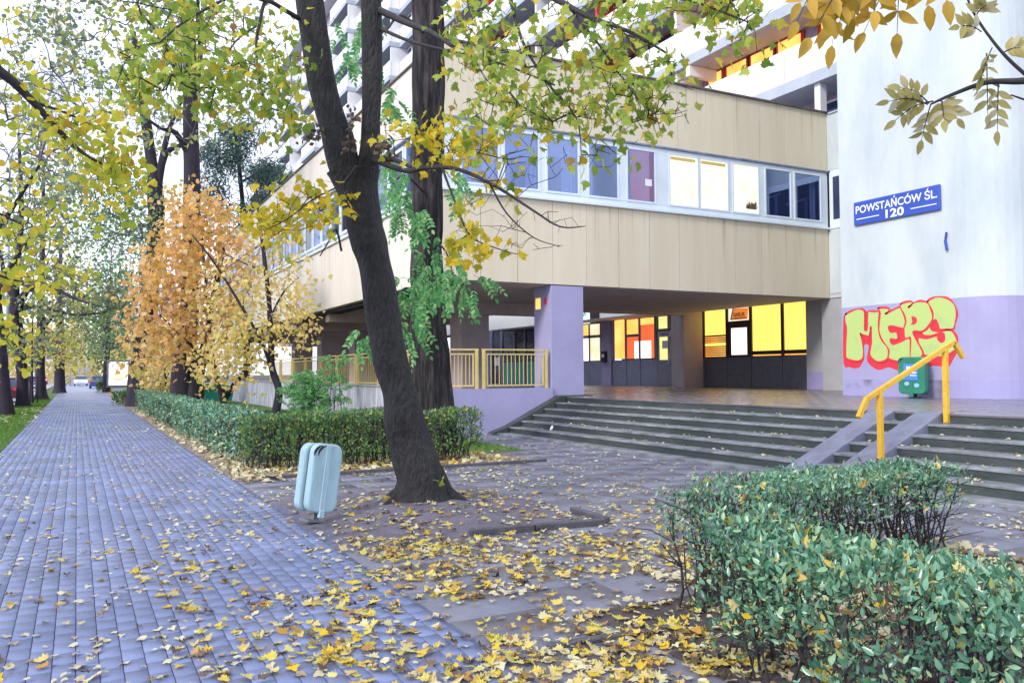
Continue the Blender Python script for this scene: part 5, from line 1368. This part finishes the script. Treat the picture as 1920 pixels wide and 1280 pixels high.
far_tree('golden_tree', 'golden young tree with a thin curved dark stem behind the hedge', 'tree', 515, 798, 25, [[(517, 798, 25, .13), (519, 765, 25, .12), (523, 730, 25, .11), (510, 690, 25, .10), (508, 640, 25, .085), (504, 560, 25, .075), (495, 480, 25, .06), (485, 400, 25, .045), (478, 320, 25, .02)],
         [(508, 690, 25, .06), (490, 640, 24.8, .05), (450, 570, 24.6, .04), (400, 490, 24.4, .03), (360, 440, 24.2, .02)], [(505, 600, 25, .04), (530, 550, 25, .03), (560, 520, 25, .015)], [(498, 510, 25, .03), (450, 490, 25, .02), (410, 470, 25, .012)]],
         [(500, 540, 80, 80, 23.5, 27, 90), (545, 605, 45, 40, 23.5, 26, 80), (450, 640, 60, 50, 23.5, 27, 95), (420, 560, 60, 60, 24, 27, 60), (420, 690, 60, 35, 24, 27, 80), (500, 440, 60, 60, 24, 27, 18)], 'l_gold', .135, T_MLO, GR_O, per=5, bare=.1, spread=.26, rtip=.004, twm='twig', rmax=.02, step=.4)
far_tree('golden_tree', 'low yellow bush-like tree between the two dark double trunks', 'tree', 310, 750, 38, [[(312, 768, 38, .08), (312, 730, 38, .06), (308, 680, 38, .04)]], [(305, 690, 45, 50, 36, 40, 150)], 'l_gold', .2, T_MLO, GR_O, per=5, bare=.05, spread=.35, rtip=.006)
# locust suckers on the lawn
suck = thing('locust_shrub', 'pale green feathery locust shoots on the lawn behind the hedge', 'shrub', P(590, 702, 19.5) * (1, 1, 0))
sp, sb = [], MB()
for i in range(16):
    cx = rng.uniform(545, 640); top = rng.uniform(690, 730) if cx < 620 else rng.uniform(660, 710)
    a = P(cx + rng.uniform(-15, 15), 702, 19.6 + rng.uniform(-.6, .8)); a[2] = 0
    b_ = P(cx, top, 19.6)
    sb.tube(smooth_line([a, (a + b_) / 2 + rng.normal(size=3) * .05, b_], 4), np.linspace(.012, .005, 9), 5, cap=False)
    for k in range(11):
        q = a + (b_ - a) * rng.uniform(.35, 1.0); d = rng.normal(size=3); d[2] = rng.uniform(-.4, .7); d /= np.linalg.norm(d)
        sp.append((q, d * rng.uniform(.3, .5)))
put('stem', sb, 'twig', suck, kind='stuff')
feathers(suck, sp, .075, 7, 'l_robinia', 0, 'foliage')

# linden branch that hangs in from the upper left, its tree stands beside the viewer
ln_b = np.array([-2.9, 5.0, 0])
lin = thing('linden_tree', 'yellow green linden boughs hanging into the upper left of the view', 'tree', ln_b)
LB = [limb('trunk', lin, [ln_b - (0, 0, .1), ln_b + (0, 0, 1.5), ln_b + (.1, .1, 4), ln_b + (0, .2, 7.5)], [.3, .22, .18, .08], 'bark', 14, 6, .1)]
LB.append(limb('branch', lin, [ln_b + (.05, .1, 3.2), P(-130, 60, 6.2), P(0, 135, 6.6), P(60, 190, 6.8), P(110, 245, 7.0), P(160, 290, 7.0), P(215, 318, 7.1)], [.06, .006], 'twig', 7))
LB.append(limb('branch', lin, [P(60, 190, 6.8), P(130, 215, 7.1), P(200, 250, 7.3)], [.014, .005], 'twig', 6))
LB.append(limb('branch', lin, [ln_b + (.05, .1, 2.4), P(-160, 300, 6.6), P(-40, 380, 7), P(40, 420, 7.2)], [.04, .006], 'twig', 6))
LB.append(limb('branch', lin, [P(-120, 320, 6.7), P(-60, 480, 7), P(10, 520, 7.2), P(60, 530, 7.4)], [.02, .004], 'twig', 6))
LB.append(limb('branch', lin, [P(-60, 480, 7), P(-20, 590, 7.2), P(20, 620, 7.4)], [.012, .004], 'twig', 6))
tg = []
for a in ((165, 250, 95, 50, 6.6, 7.8, 50), (215, 315, 55, 36, 6.8, 7.6, 55), (60, 190, 80, 40, 6.4, 7.6, 14), (20, 90, 40, 50, 6.2, 7.4, 6), (160, 375, 85, 40, 6.8, 7.8, 16), (50, 430, 60, 30, 6.8, 7.8, 20),
          (50, 515, 60, 22, 7, 7.8, 24), (120, 518, 30, 8, 7.2, 7.8, 7), (12, 615, 30, 22, 7.2, 7.8, 13), (35, 662, 30, 10, 7.2, 7.8, 5), (20, 340, 40, 40, 6.6, 7.6, 8)):
    tg += region(*a)
twiggy(lin, LB, tg, 5, .09, .062, T_ROUND, 'l_linden', single=300, droop=.9, rtip=.002, bare=.05, mass='crown', rmax=.012)

# ash branches that hang in from the upper right
ab = np.array([5.9, 1.1, 0])
ash = thing('ash_tree', 'ash boughs with ochre feather leaves hanging before the white wall', 'tree', ab)
AB = [limb('trunk', ash, [ab - (0, 0, .1), ab + (0, 0, 1.4), ab + (-.1, .1, 3.2), ab + (-.1, .1, 5.5)], [.22, .16, .13, .06], 'bark', 14, 6, .1)]
AB.append(limb('branch', ash, [ab + (-.1, .1, 3.0), P(2100, 60, 4.0), P(1980, 140, 4.0), P(1920, 152, 4.0), P(1850, 155, 4.0), P(1780, 180, 4.0), P(1745, 196, 4.0)], [.03, .004], 'twig', 7))
AB.append(limb('branch', ash, [P(1935, 150, 4.0), P(1900, 120, 4.0), P(1870, 88, 4.0), P(1835, 40, 4.0), P(1815, 0, 4.0), P(1800, -60, 4.0)], [.010, .004], 'twig', 6))
AB.append(limb('branch', ash, [ab + (-.1, .1, 4.2), P(1900, -260, 3.9), P(1750, -150, 3.7), P(1640, -90, 3.6), P(1560, -60, 3.6)], [.03, .008], 'twig', 7))
AB.append(limb('branch', ash, [P(1960, 200, 4.1), P(1915, 185, 4.1), P(1895, 178, 4.1)], [.006, .003], 'twig', 6))
spec = []
def fl(x0, y0, x1, y1, d=3.7, dd=0.0): spec.append((P(x0, y0, d), P(x1, y1, d + dd) - P(x0, y0, d)))
for a in ((1690, -110, 1682, 62), (1630, -100, 1520, 70), (1600, -110, 1495, 40), (1660, -110, 1600, 35), (1720, -120, 1740, 10), (1590, -90, 1560, 85), (1570, -90, 1500, 5), (1750, -130, 1775, 0), (1640, -120, 1640, 20),
          (1610, -60, 1575, 40), (1660, -60, 1560, 45), (1575, -60, 1545, 55), (1700, -90, 1620, 60)):
    fl(*a, 3.6 + rng.uniform(-.15, .15), rng.uniform(-.15, .15))
ochre = len(spec)
for a in ((1745, 196, 1728, 262), (1740, 196, 1668, 190), (1760, 188, 1795, 222), (1742, 194, 1690, 165), (1850, 100, 1852, 215), (1872, 150, 1870, 245), (1840, 60, 1800, 50), (1830, 30, 1850, 10), (1880, 100, 1915, 90), (1765, 186, 1770, 225), (1750, 190, 1680, 225), (1860, 90, 1835, 160)):
    fl(*a, 4.0, rng.uniform(-.12, .12))
feathers(ash, spec[:ochre], .108, 4, 'l_ash', 130, 'crown', T_ASH, tilt=.25)
feathers(ash, spec[ochre:], .078, 4, 'l_ashpale', 130, 'crown', T_ASH, tilt=.3)

# ================================================================== HEDGES
def hedge(name, label, path, width, height, n, leaf, material, base_gap=.25, stems=60, single=0, tm=T_OVAL, stem_r=.008, grp=None, dens_low=.35, undul=.07, caught=0):
    """path: polyline; leaves crowd the clipped faces and thin out towards the bare foot"""
    path = [np.array(p, float) for p in path]
    h = thing(name, label, 'hedge', (path[0][0], path[0][1], 0), grp)
    seg = [np.linalg.norm(b - a) for a, b in zip(path[:-1], path[1:])]; tot = sum(seg)
    def at(s_):
        for a, b, l in zip(path[:-1], path[1:], seg):
            if s_ <= l: return a + (b - a) * s_ / l, (b - a) / l
            s_ -= l
        return path[-1], (path[-1] - path[-2]) / seg[-1]
    pos, nr = [], []
    m_ = 0
    while len(pos) < n:
        s_ = rng.uniform(-.0, tot); c, d = at(s_); sd_ = np.array([d[1], -d[0]])
        r = rng.random(); ends = s_ < .25 or s_ > tot - .25
        dep = abs(rng.exponential(.07))
        hh = height + undul * mnoise.noise(Vector((c[0] * 1.5, c[1] * 1.5, 5)))
        ww = width / 2 + .06 * mnoise.noise(Vector((c[0] * 2, c[1] * 2, 1)))
        if r < .42:       # top
            v = rng.uniform(-1, 1); p = np.array([*(c + sd_ * v * ww), hh - dep * .8 - .10 * max(0, abs(v) - .6) / .4]); nn = np.array([0, 0, 1.0])
        else:
            sg = 1 if rng.random() < .5 else -1
            z = rng.uniform(.0, 1) ** .75 * hh
            if z < base_gap and rng.random() > dens_low: continue
            if mnoise.noise(Vector((c[0] * 3 + sg * 9, c[1] * 3, z * 3))) < -.25 and z < hh * .75 and rng.random() < .75: continue
            p = np.array([*(c + sd_ * sg * (ww - dep)), z]); nn = np.array([*(sd_ * sg), .5])
        if ends and rng.random() < .6:
            sg = -1 if s_ < .25 else 1
            c2 = path[0] if sg < 0 else path[-1]; v = rng.uniform(-1, 1)
            z = rng.random() ** .75 * hh
            if z < base_gap and rng.random() > dens_low: continue
            p = np.array([*(c2 + d * sg * (.03 - dep * .6) + sd_ * v * ww), z]); nn = np.array([*(d * sg), .5])
        pos.append(p); nr.append(nn)
    pos, nr = np.array(pos), np.array(nr)
    ax = rng.normal(size=(n, 3)) + np.array([0, 0, .7]) + nr * .6
    R = frames(ax, nr * .9 + rng.normal(size=(n, 3)) * .55)
    pos += rng.normal(size=pos.shape) * .012
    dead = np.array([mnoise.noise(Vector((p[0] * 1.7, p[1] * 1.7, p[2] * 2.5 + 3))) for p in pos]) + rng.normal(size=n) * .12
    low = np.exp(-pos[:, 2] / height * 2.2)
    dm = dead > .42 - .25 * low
    scl = leaf * np.where(rng.random(n) < .35, rng.uniform(.35, .7, n), rng.uniform(.75, 1.35, n))
    leaves(h, tm, pos[~dm], R[~dm], scl[~dm], material, name='leaf', single=single, mass='foliage')
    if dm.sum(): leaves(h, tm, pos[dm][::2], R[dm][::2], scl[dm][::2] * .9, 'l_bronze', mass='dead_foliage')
    if caught:
        k_ = 0; cp = []
        while k_ < caught:
            q = pos[rng.integers(n)]
            if q[2] > height * .3: cp.append(q + (0, 0, .02)); k_ += 1
        cp = np.array(cp)
        leaves(h, T_MAPLE, cp, rand_frames(len(cp), .2, .5), rng.uniform(.05, .09, len(cp)), 'l_ground', name='caught_leaf', single=caught, mass='caught_leaf')
    sb = MB()
    for k in range(stems):
        s_ = rng.uniform(0, tot); c, d = at(s_); sd_ = np.array([d[1], -d[0]])
        c = c + sd_ * rng.uniform(-.35, .35) * width
        p = np.array([c[0], c[1], -.02]); q = p.copy()
        pts = [q.copy()]
        dirn = np.array([rng.normal() * .15, rng.normal() * .15, 1.0])
        for j in range(5):
            q = q + dirn * height * .19 + np.append(rng.normal(size=2) * .025, 0); pts.append(q.copy())
        r0 = stem_r * rng.uniform(.6, 1.4)
        sb.tube(pts, np.linspace(r0, r0 * .35, 6), 5, cap=False)
        for j in (1, 2, 3, 4):
            for _ in range(2):
                e = pts[j] + np.array([rng.normal() * .13, rng.normal() * .13, rng.uniform(.05, .2)])
                sb.tube([pts[j], (pts[j] + e) / 2 + rng.normal(size=3) * .015, e], [r0 * .5, r0 * .35, r0 * .2], 4, cap=False)
    put('stems', sb, 'twig', h, kind='stuff')
    return h
hedge('hedge', 'near privet hedge with glossy blue green leaves in the lower right corner', [(3.33, 3.62), (3.31, 3.0), (3.24, 1.9), (3.18, .9)], .70, .77, 13000, .046, 'l_hedge', .22, 80, single=300, stem_r=.008, caught=34, dens_low=.45, undul=.11)
hedge('hedge', 'privet hedge with bare dark stems standing in front of the steps', [(3.65, 4.33), (4.3, 4.52), (5.2, 4.74), (6.75, 4.9)], .70, .80, 8000, .042, 'l_hedge', .42, 130, single=150, stem_r=.010, dens_low=.04, caught=22)
hedge('hedge', 'clipped green hedge running across behind the litter bin and the maple', [(2.45, 14.1), (4.2, 14.1), (6.55, 14.1)], .75, .90, 11000, .065, 'l_hedge2', .22, 150, single=0, stem_r=.010, dens_low=.2, tm=T_QUAD)
hedge('hedge', 'long clipped hedge receding along the right side of the footpath', [(2.75, 14.6), (2.75, 22), (2.75, 32), (2.75, 41.5)], .75, .86, 34000, .075, 'l_hedge', .1, 260, single=0, stem_r=.012, tm=T_QUAD, dens_low=.6)
hedge('hedge', 'low far hedge round the foot of the poster board', [(1.9, 49), (3.2, 49.5), (4.5, 50)], 1.1, .62, 3500, .14, 'l_hedge2', .05, 20, tm=T_QUAD)
hedge('hedge', 'small far clump of hedge left of the poster board', [(1.7, 84), (2.6, 84)], 1.2, .9, 1200, .2, 'l_hedge2', .05, 5, tm=T_QUAD)
hedge('hedge', 'low brownish hedge on the lawn between the leaning maple and the wall', [(5.5, 18.0), (6.6, 18.0), (7.6, 18.0)], .8, .78, 4500, .07, mat('brown green hedge leaf', (0.16, 0.17, 0.13), 0.7, 0.3, 20, island=.35), .1, 30, tm=T_QUAD)

# ================================================================== CARS, CONTAINER, LAMP, POLES
def tyre(c, r, w):
    return MB().tube([np.array(c) - (w / 2, 0, 0), np.array(c) - (w / 2 - .02, 0, 0), np.array(c) + (w / 2 - .02, 0, 0), np.array(c) + (w / 2, 0, 0)], [r * .92, r, r, r * .92], 16)
CARM = {}
def car_mat(c):
    if c not in CARM: CARM[c] = mat('car paint', c, 0.25, 0.05, 2, spec=.7)
    return CARM[c]
M['tail'] = emit_mat('lit tail lamp', (1.0, .05, .05), 9.0)
M['head'] = emit_mat('lit head lamp', (1.0, .95, .9), 2.0)
def car(label, x, y, col, rot=0.0, lit=False, van=False, head=False):
    c = thing('parked_car' if not lit and not head else 'moving_car', label, 'car', (x, y, 0))
    mwc = Matrix.Translation((x, y, -.05)) @ Matrix.Rotation(rot, 4, 'Z')
    if van: prof = [(-2.2, .3), (-2.25, .9), (-2.15, 1.9), (1.0, 1.95), (1.55, 1.2), (2.2, 1.0), (2.3, .3)]; cab = [(-2.1, 1.25), (-2.05, 1.78), (.9, 1.8), (1.35, 1.25)]
    else: prof = [(-2.1, .28), (-2.15, .75), (-2.05, .98), (-1.5, 1.0), (1.0, .98), (2.0, .78), (2.1, .5), (2.08, .28)]; cab = [(-1.95, .97), (-1.45, 1.42), (.15, 1.46), (1.05, .97)]
    def pl(n, mb, mt, par=c, **k):
        o = put(n, mb, mt, par, mw=mwc if par is c else None, **k); return o
    body = pl('body', MB().prism(prof, -.86, .86, 'x'), car_mat(col), bevel=.06)
    # cabin narrower at the roof
    cb = MB(); n = len(cab)
    cb.v = [(-.80, a, b) if b < 1.3 else (-.64, a, b) for a, b in cab] + [(.80, a, b) if b < 1.3 else (.64, a, b) for a, b in cab]
    cb.f = [tuple(range(n))[::-1], tuple(range(n, 2 * n))] + [(k, (k + 1) % n, n + (k + 1) % n, n + k) for k in range(n)]
    pl('cabin_glass', cb, 'darkglass', bevel=.02)
    if not van: pl('roof', MB().prism([(-1.48, 1.43), (-1.40, 1.50), (.10, 1.53), (.22, 1.46)], -.62, .62, 'x'), car_mat(col), bevel=.02)
    for sx_ in (-1, 1):
        for yy in (-1.35, 1.4):
            w_ = pl('wheel', tyre((sx_ * .78, yy, .33), .33, .2), 'black')
            r_ = put('rim', MB().tube([(sx_ * .885, yy, .33), (sx_ * .895, yy, .33)], [.2, .18], 12), 'iron', w_)
    for sx_ in (-1, 1):
        pl('tail_light', MB().box(sx_ * .72 - .13, sx_ * .72 + .13, -2.19, -2.12, .72, .90), 'tail' if lit else 'gred')
        pl('headlight', MB().box(sx_ * .66 - .15, sx_ * .66 + .15, 2.03, 2.12, .60, .74), 'head' if head else 'upvc')
    pl('number_plate', MB().box(-.26, .26, -2.175, -2.165, .5, .62), 'signwhite')
    return c
car('dark red parked car seen between the first two roadside trunks', -3.95, 60.2, (0.10, 0.01, 0.02))
car('silver parked car at the left edge of the road', -4.0, 48.5, (0.35, 0.38, 0.45))
car('white parked car half hidden by the third roadside trunk', -3.95, 71, (0.6, 0.6, 0.62))
car('car with glowing red tail lamps right of the third roadside trunk', -3.9, 100, (0.12, 0.12, 0.2), lit=True)
car('farther car with glowing red tail lamps behind the fourth roadside trunk', -4.9, 128, (0.3, 0.3, 0.35), lit=True)
car('small far blue car at the end of the road', -5.4, 165, (0.05, 0.12, 0.4), lit=True)
car('far white car with lit headlamps beyond the end of the footpath', .5, 135, (0.6, 0.62, 0.66), math.pi, head=True)
car('far blue car parked left of the poster board', 2.2, 110, (0.05, 0.10, 0.35))
cx_ = P(450, 702, 52)
car('dark blue car parked behind the golden tree near the offices', 7.0, 60, (0.03, 0.05, 0.2), math.radians(80))
car('red car behind the green container', 6.0, 57, (0.4, 0.02, 0.04), math.radians(90))

gc = P(398, 702, 45)
cont = thing('waste_container', 'turquoise green rounded waste container beyond the double trunk', 'container', (gc[0], gc[1], 0))
put('body', MB().prism([(gc[0] - .85, .15), (gc[0] + .95, .15), (gc[0] + 1.05, .75), (gc[0] - .95, .75)], gc[1] - .5, gc[1] + .5, 'y'), mat('turquoise plastic', (0.01, 0.26, 0.18), 0.4, 0.1, 3), cont, bevel=.03)
put('lid', MB().prism([(gc[0] - .98, .755)] + [(gc[0] - .95 + 2.0 * k / 8, .78 + .38 * math.sin(math.pi * k / 8)) for k in range(9)] + [(gc[0] + 1.08, .755)], gc[1] - .55, gc[1] + .55, 'y'), mat('turquoise lid', (0.015, 0.30, 0.21), 0.4, 0.1, 3), cont, bevel=.02)

lp = P(12, 702, 60)
lamp = thing('street_lamp', 'tall grey street lamp with two curved arms far left', 'street lamp', (lp[0], lp[1], 0))
put('pole', MB().tube([(lp[0], lp[1], -.1), (lp[0], lp[1], 17)], [.13, .07], 10), 'towergrey', lamp, smooth=True)
for sg in (-1, 1):
    put('arm', MB().tube(smooth_line([(lp[0], lp[1], 17), (lp[0] + sg * .25, lp[1], 18), (lp[0] + sg * .9, lp[1], 18.7), (lp[0] + sg * 1.7, lp[1], 18.9)], 5), np.linspace(.06, .04, 16), 8), 'towergrey', lamp, smooth=True)
    put('lamp_head', MB().box(lp[0] + sg * 1.7 - .35, lp[0] + sg * 1.7 + .35, lp[1] - .12, lp[1] + .12, 18.83, 18.97), 'iron', lamp, bevel=.03)
wp = P(140, 702, 120)
for k in range(4):
    o = put('flag_pole', MB().tube([(wp[0] + (k - 1.5) * 1.1, wp[1] + k * 3, -.1), (wp[0] + (k - 1.5) * 1.1, wp[1] + k * 3, 9.5)], [.14, .09], 8), 'towerwhite', smooth=True)
    tag(o, 'slender white pole at the far end of the footpath, %s of the four' % ['leftmost', 'second from left', 'third from left', 'rightmost'][k], 'pole', 'white poles at the end of the path')
sgp = P(85, 702, 95)
rs = thing('road_sign', 'blue and white road direction sign high beside the road', 'road sign', (sgp[0], sgp[1], 0))
put('panel', MB().box(sgp[0] - 1.2, sgp[0] + 1.6, sgp[1] - .05, sgp[1] + .05, 3.4, 4.1), 'signblue', rs)
put('lower_panel', MB().box(sgp[0] - 1.2, sgp[0] + 1.6, sgp[1] - .05, sgp[1] + .05, 2.95, 3.38), 'signwhite', rs)
put('post', MB().bar((sgp[0] - 1.0, sgp[1] + .1, -.1), (sgp[0] - 1.0, sgp[1] + .1, 4.1), .12).bar((sgp[0] + 1.4, sgp[1] + .1, -.1), (sgp[0] + 1.4, sgp[1] + .1, 4.1), .12), 'iron', rs)
# distant blocks that close the street
for (x0, x1, y, h, mt, lb_) in ((-34, -20, 130, 16, 'towergrey', 'grey block of flats across the road, nearest on the left'), (-38, -22, 190, 22, 'mauve', 'taller mauve block farther down the road'),
                                (-8, 6, 330, 16, 'towergrey', 'pale building that closes the far end of the street'), (12, 30, 300, 30, 'towerwhite', 'tall pale block far beyond the path on the right')):
    fb = thing('far_building', lb_, 'building', ((x0 + x1) / 2, y, 0))
    put('wall', MB().box(x0, x1, y, y + 14, -.5, h), mt, fb)
    put('roof', MB().box(x0 - .2, x1 + .2, y - .2, y + 14.2, h, h + .5), 'iron', fb)
    for r_ in range(int(h // 3)):
        for c_ in range(int((x1 - x0) // 3)):
            xx = x0 + 1 + c_ * 3
            put('window', MB().box(xx, xx + 1.6, y - .05, y, 1 + r_ * 3, 2.5 + r_ * 3), 'darkglass' if (r_ * 5 + c_ * 3) % 7 else 'lityellow', fb)
# far wood behind everything, reads as one mass
tw = []
for k in range(900):
    x = rng.uniform(-30, 30); y = rng.uniform(170, 260)
    tw.append((x, y, rng.uniform(1, 13)))
tw = np.array(tw); tw = np.repeat(tw, 14, axis=0) + rng.normal(size=(900 * 14, 3)) * 1.1
leaves(None, T_QUAD, tw, rand_frames(len(tw)), np.full(len(tw), 1.0), 'l_gold', mass='far_wood')
fw = bpy.data.objects.get('far_wood'); tag(fw, 'hazy yellow wood closing the view at the far end of the road', 'trees')

# ================================================================== FALLEN LEAVES
def ground_z(x, y):
    z = np.zeros(len(x)) + .004
    z = np.array([max(.004, mound(a, b) + .003) if PX0 < a < PX1 and PY0 < b < PY1 else .004 for a, b in zip(x, y)])
    st_ = (x > SX0)
    k = np.clip(np.floor((x - SX0) / RUN), 0, 5)
    z = np.where(st_, .04 + (k + 1) * RISE + .004, z)
    return z
def fallen(n, fx, fy, dens, size, tm, material, parent, single, name, lift=.012, tilt=.35):
    x = np.array([]); y = np.array([])
    while len(x) < n:
        a = rng.uniform(*fx, 4000); b = fy[0] * (fy[1] / fy[0]) ** rng.random(4000)
        keep = rng.random(4000) < np.array([dens(p, q) for p, q in zip(a, b)])
        x = np.concatenate([x, a[keep]]); y = np.concatenate([y, b[keep]])
    x, y = x[:n], y[:n]
    z = ground_z(x, y) + rng.uniform(.002, lift, n)
    pos = np.stack([x, y, z], 1)
    ax = rng.normal(size=(n, 3)); ax[:, 2] *= .12
    nn = rng.normal(size=(n, 3)) * tilt; nn[:, 2] = 1
    leaves(parent, tm, pos, frames(ax, nn), size * rng.uniform(.6, 1.3, n), material, name=name, single=single, mass=name)
def clump(x, y): return .5 + 1.1 * mnoise.noise(Vector((x * .9, y * .9, 2))) + .7 * mnoise.noise(Vector((x * 2.6, y * 2.6, 7)))
def d_main(x, y):
    c = 1.0 if 1.2 < x < 5.6 and y < 7.6 else (.6 if .5 < x <= 1.2 and y < 8 else .14)
    if y > 8.5: c *= .5
    if y > 12: c *= .45
    if in_pit(x, y): c = .45
    return c * max(0, clump(x, y))
fallen(700, (-1.3, 7), (3.3, 13), d_main, .07, T_CURL, 'l_ground', court, 0, 'fallen_leaf', .02, .45)
fallen(500, (-1.3, 7), (3.3, 13), d_main, .07, T_CURL, 'l_brown', court, 0, 'fallen_leaf', .02, .45)
fallen(1500, (-1.3, 7), (3.3, 13), d_main, .080, T_MAPLE, 'l_ground', court, 300, 'fallen_leaf', .02, .28)
def d_pale(x, y):
    c = .8 if x > 2 else .42
    if 2.1 < x < 3.2 and y > 12.5: c = 1.2
    if x > 7.5: c *= .5
    return c * max(.05, clump(x + 5, y))
fallen(8200, (-1.35, 9.85), (3.2, 30), d_pale, .055, T_MLO, 'l_pale', court, 0, 'small_fallen_leaf', .01, .2)
def d_step(x, y): return max(0, clump(x * 3, y)) * (1 if (x - SX0) % RUN > .22 else .35)
fallen(420, (SX0 + .02, SX0 + 5 * RUN - .02), (3.5, 19), d_step, .06, T_MLO, 'l_pale', stairs, 0, 'small_fallen_leaf', .012, .3)
fallen(900, (2.15, 2.75), (12.6, 40), lambda x, y: 1.0, .11, T_MLO, 'l_pale', None, 0, 'leaf_litter', .05, .5)
fallen(420, (2.3, 7.0), (13.1, 14.9), lambda x, y: 1.0, .10, T_MLO, 'l_ground', None, 0, 'leaf_litter', .06, .6)
fallen(700, (2.3, 7.0), (13.1, 14.9), lambda x, y: 1.0, .08, T_MLO, 'l_pale', None, 0, 'leaf_litter', .06, .6)
fallen(200, (-2.6, -1.3), (30, 50), lambda x, y: 1.0, .13, T_MLO, 'l_pale', None, 0, 'leaf_litter', .04, .4)
fallen(200, (2.95, 4.0), (1.2, 4.3), lambda x, y: 1.0, .09, T_MAPLE, 'l_ground', None, 0, 'leaf_litter', .05, .5)
fallen(500, (4.0, 7.2), (3.5, 5.3), lambda x, y: .8, .10, T_MLO, 'l_pale', None, 0, 'leaf_litter', .04, .5)
for o in [q for q in COL.objects if q.name.startswith('leaf_litter')]:
    o['label'] = 'fallen autumn leaves drifted along the foot of the hedges'; o['category'] = 'fallen leaves'
# grass
def turf(n, fx, fy, parent, hgt):
    x = rng.uniform(*fx, n); y = rng.uniform(*fy, n)
    ax = rng.normal(size=(n, 3)) * .35; ax[:, 2] = 1
    pos = np.stack([x, y, np.full(n, -.01)], 1)
    return leaves(parent, tmpl_quad(.16), pos, frames(ax, rng.normal(size=(n, 3))), hgt * rng.uniform(.6, 1.3, n), 'blade', mass='grass')
o = turf(14000, (-2.78, -1.42), (14, 62), None, .09)
o = turf(12000, (3.2, 8.1), (15, 36), None, .11)
for o in [q for q in COL.objects if q.name.startswith('grass') and q.name != 'grass_strip']:
    o['label'] = 'short green grass'; o['category'] = 'grass'
pb = put('paper_ball', MB().tube([(10.06, 17.3, .2), (10.08, 17.3, .22), (10.11, 17.3, .26), (10.12, 17.3, .30), (10.11, 17.3, .31)], [.01, .03, .036, .025, .006], 8, .3, 20), 'signwhite', smooth=True)
tag(pb, 'small crumpled white paper ball lying on the lowest step', 'litter')
print('objects', len(COL.objects), 'tris', sum(len(o.data.polygons) for o in COL.objects if o.type == 'MESH'))
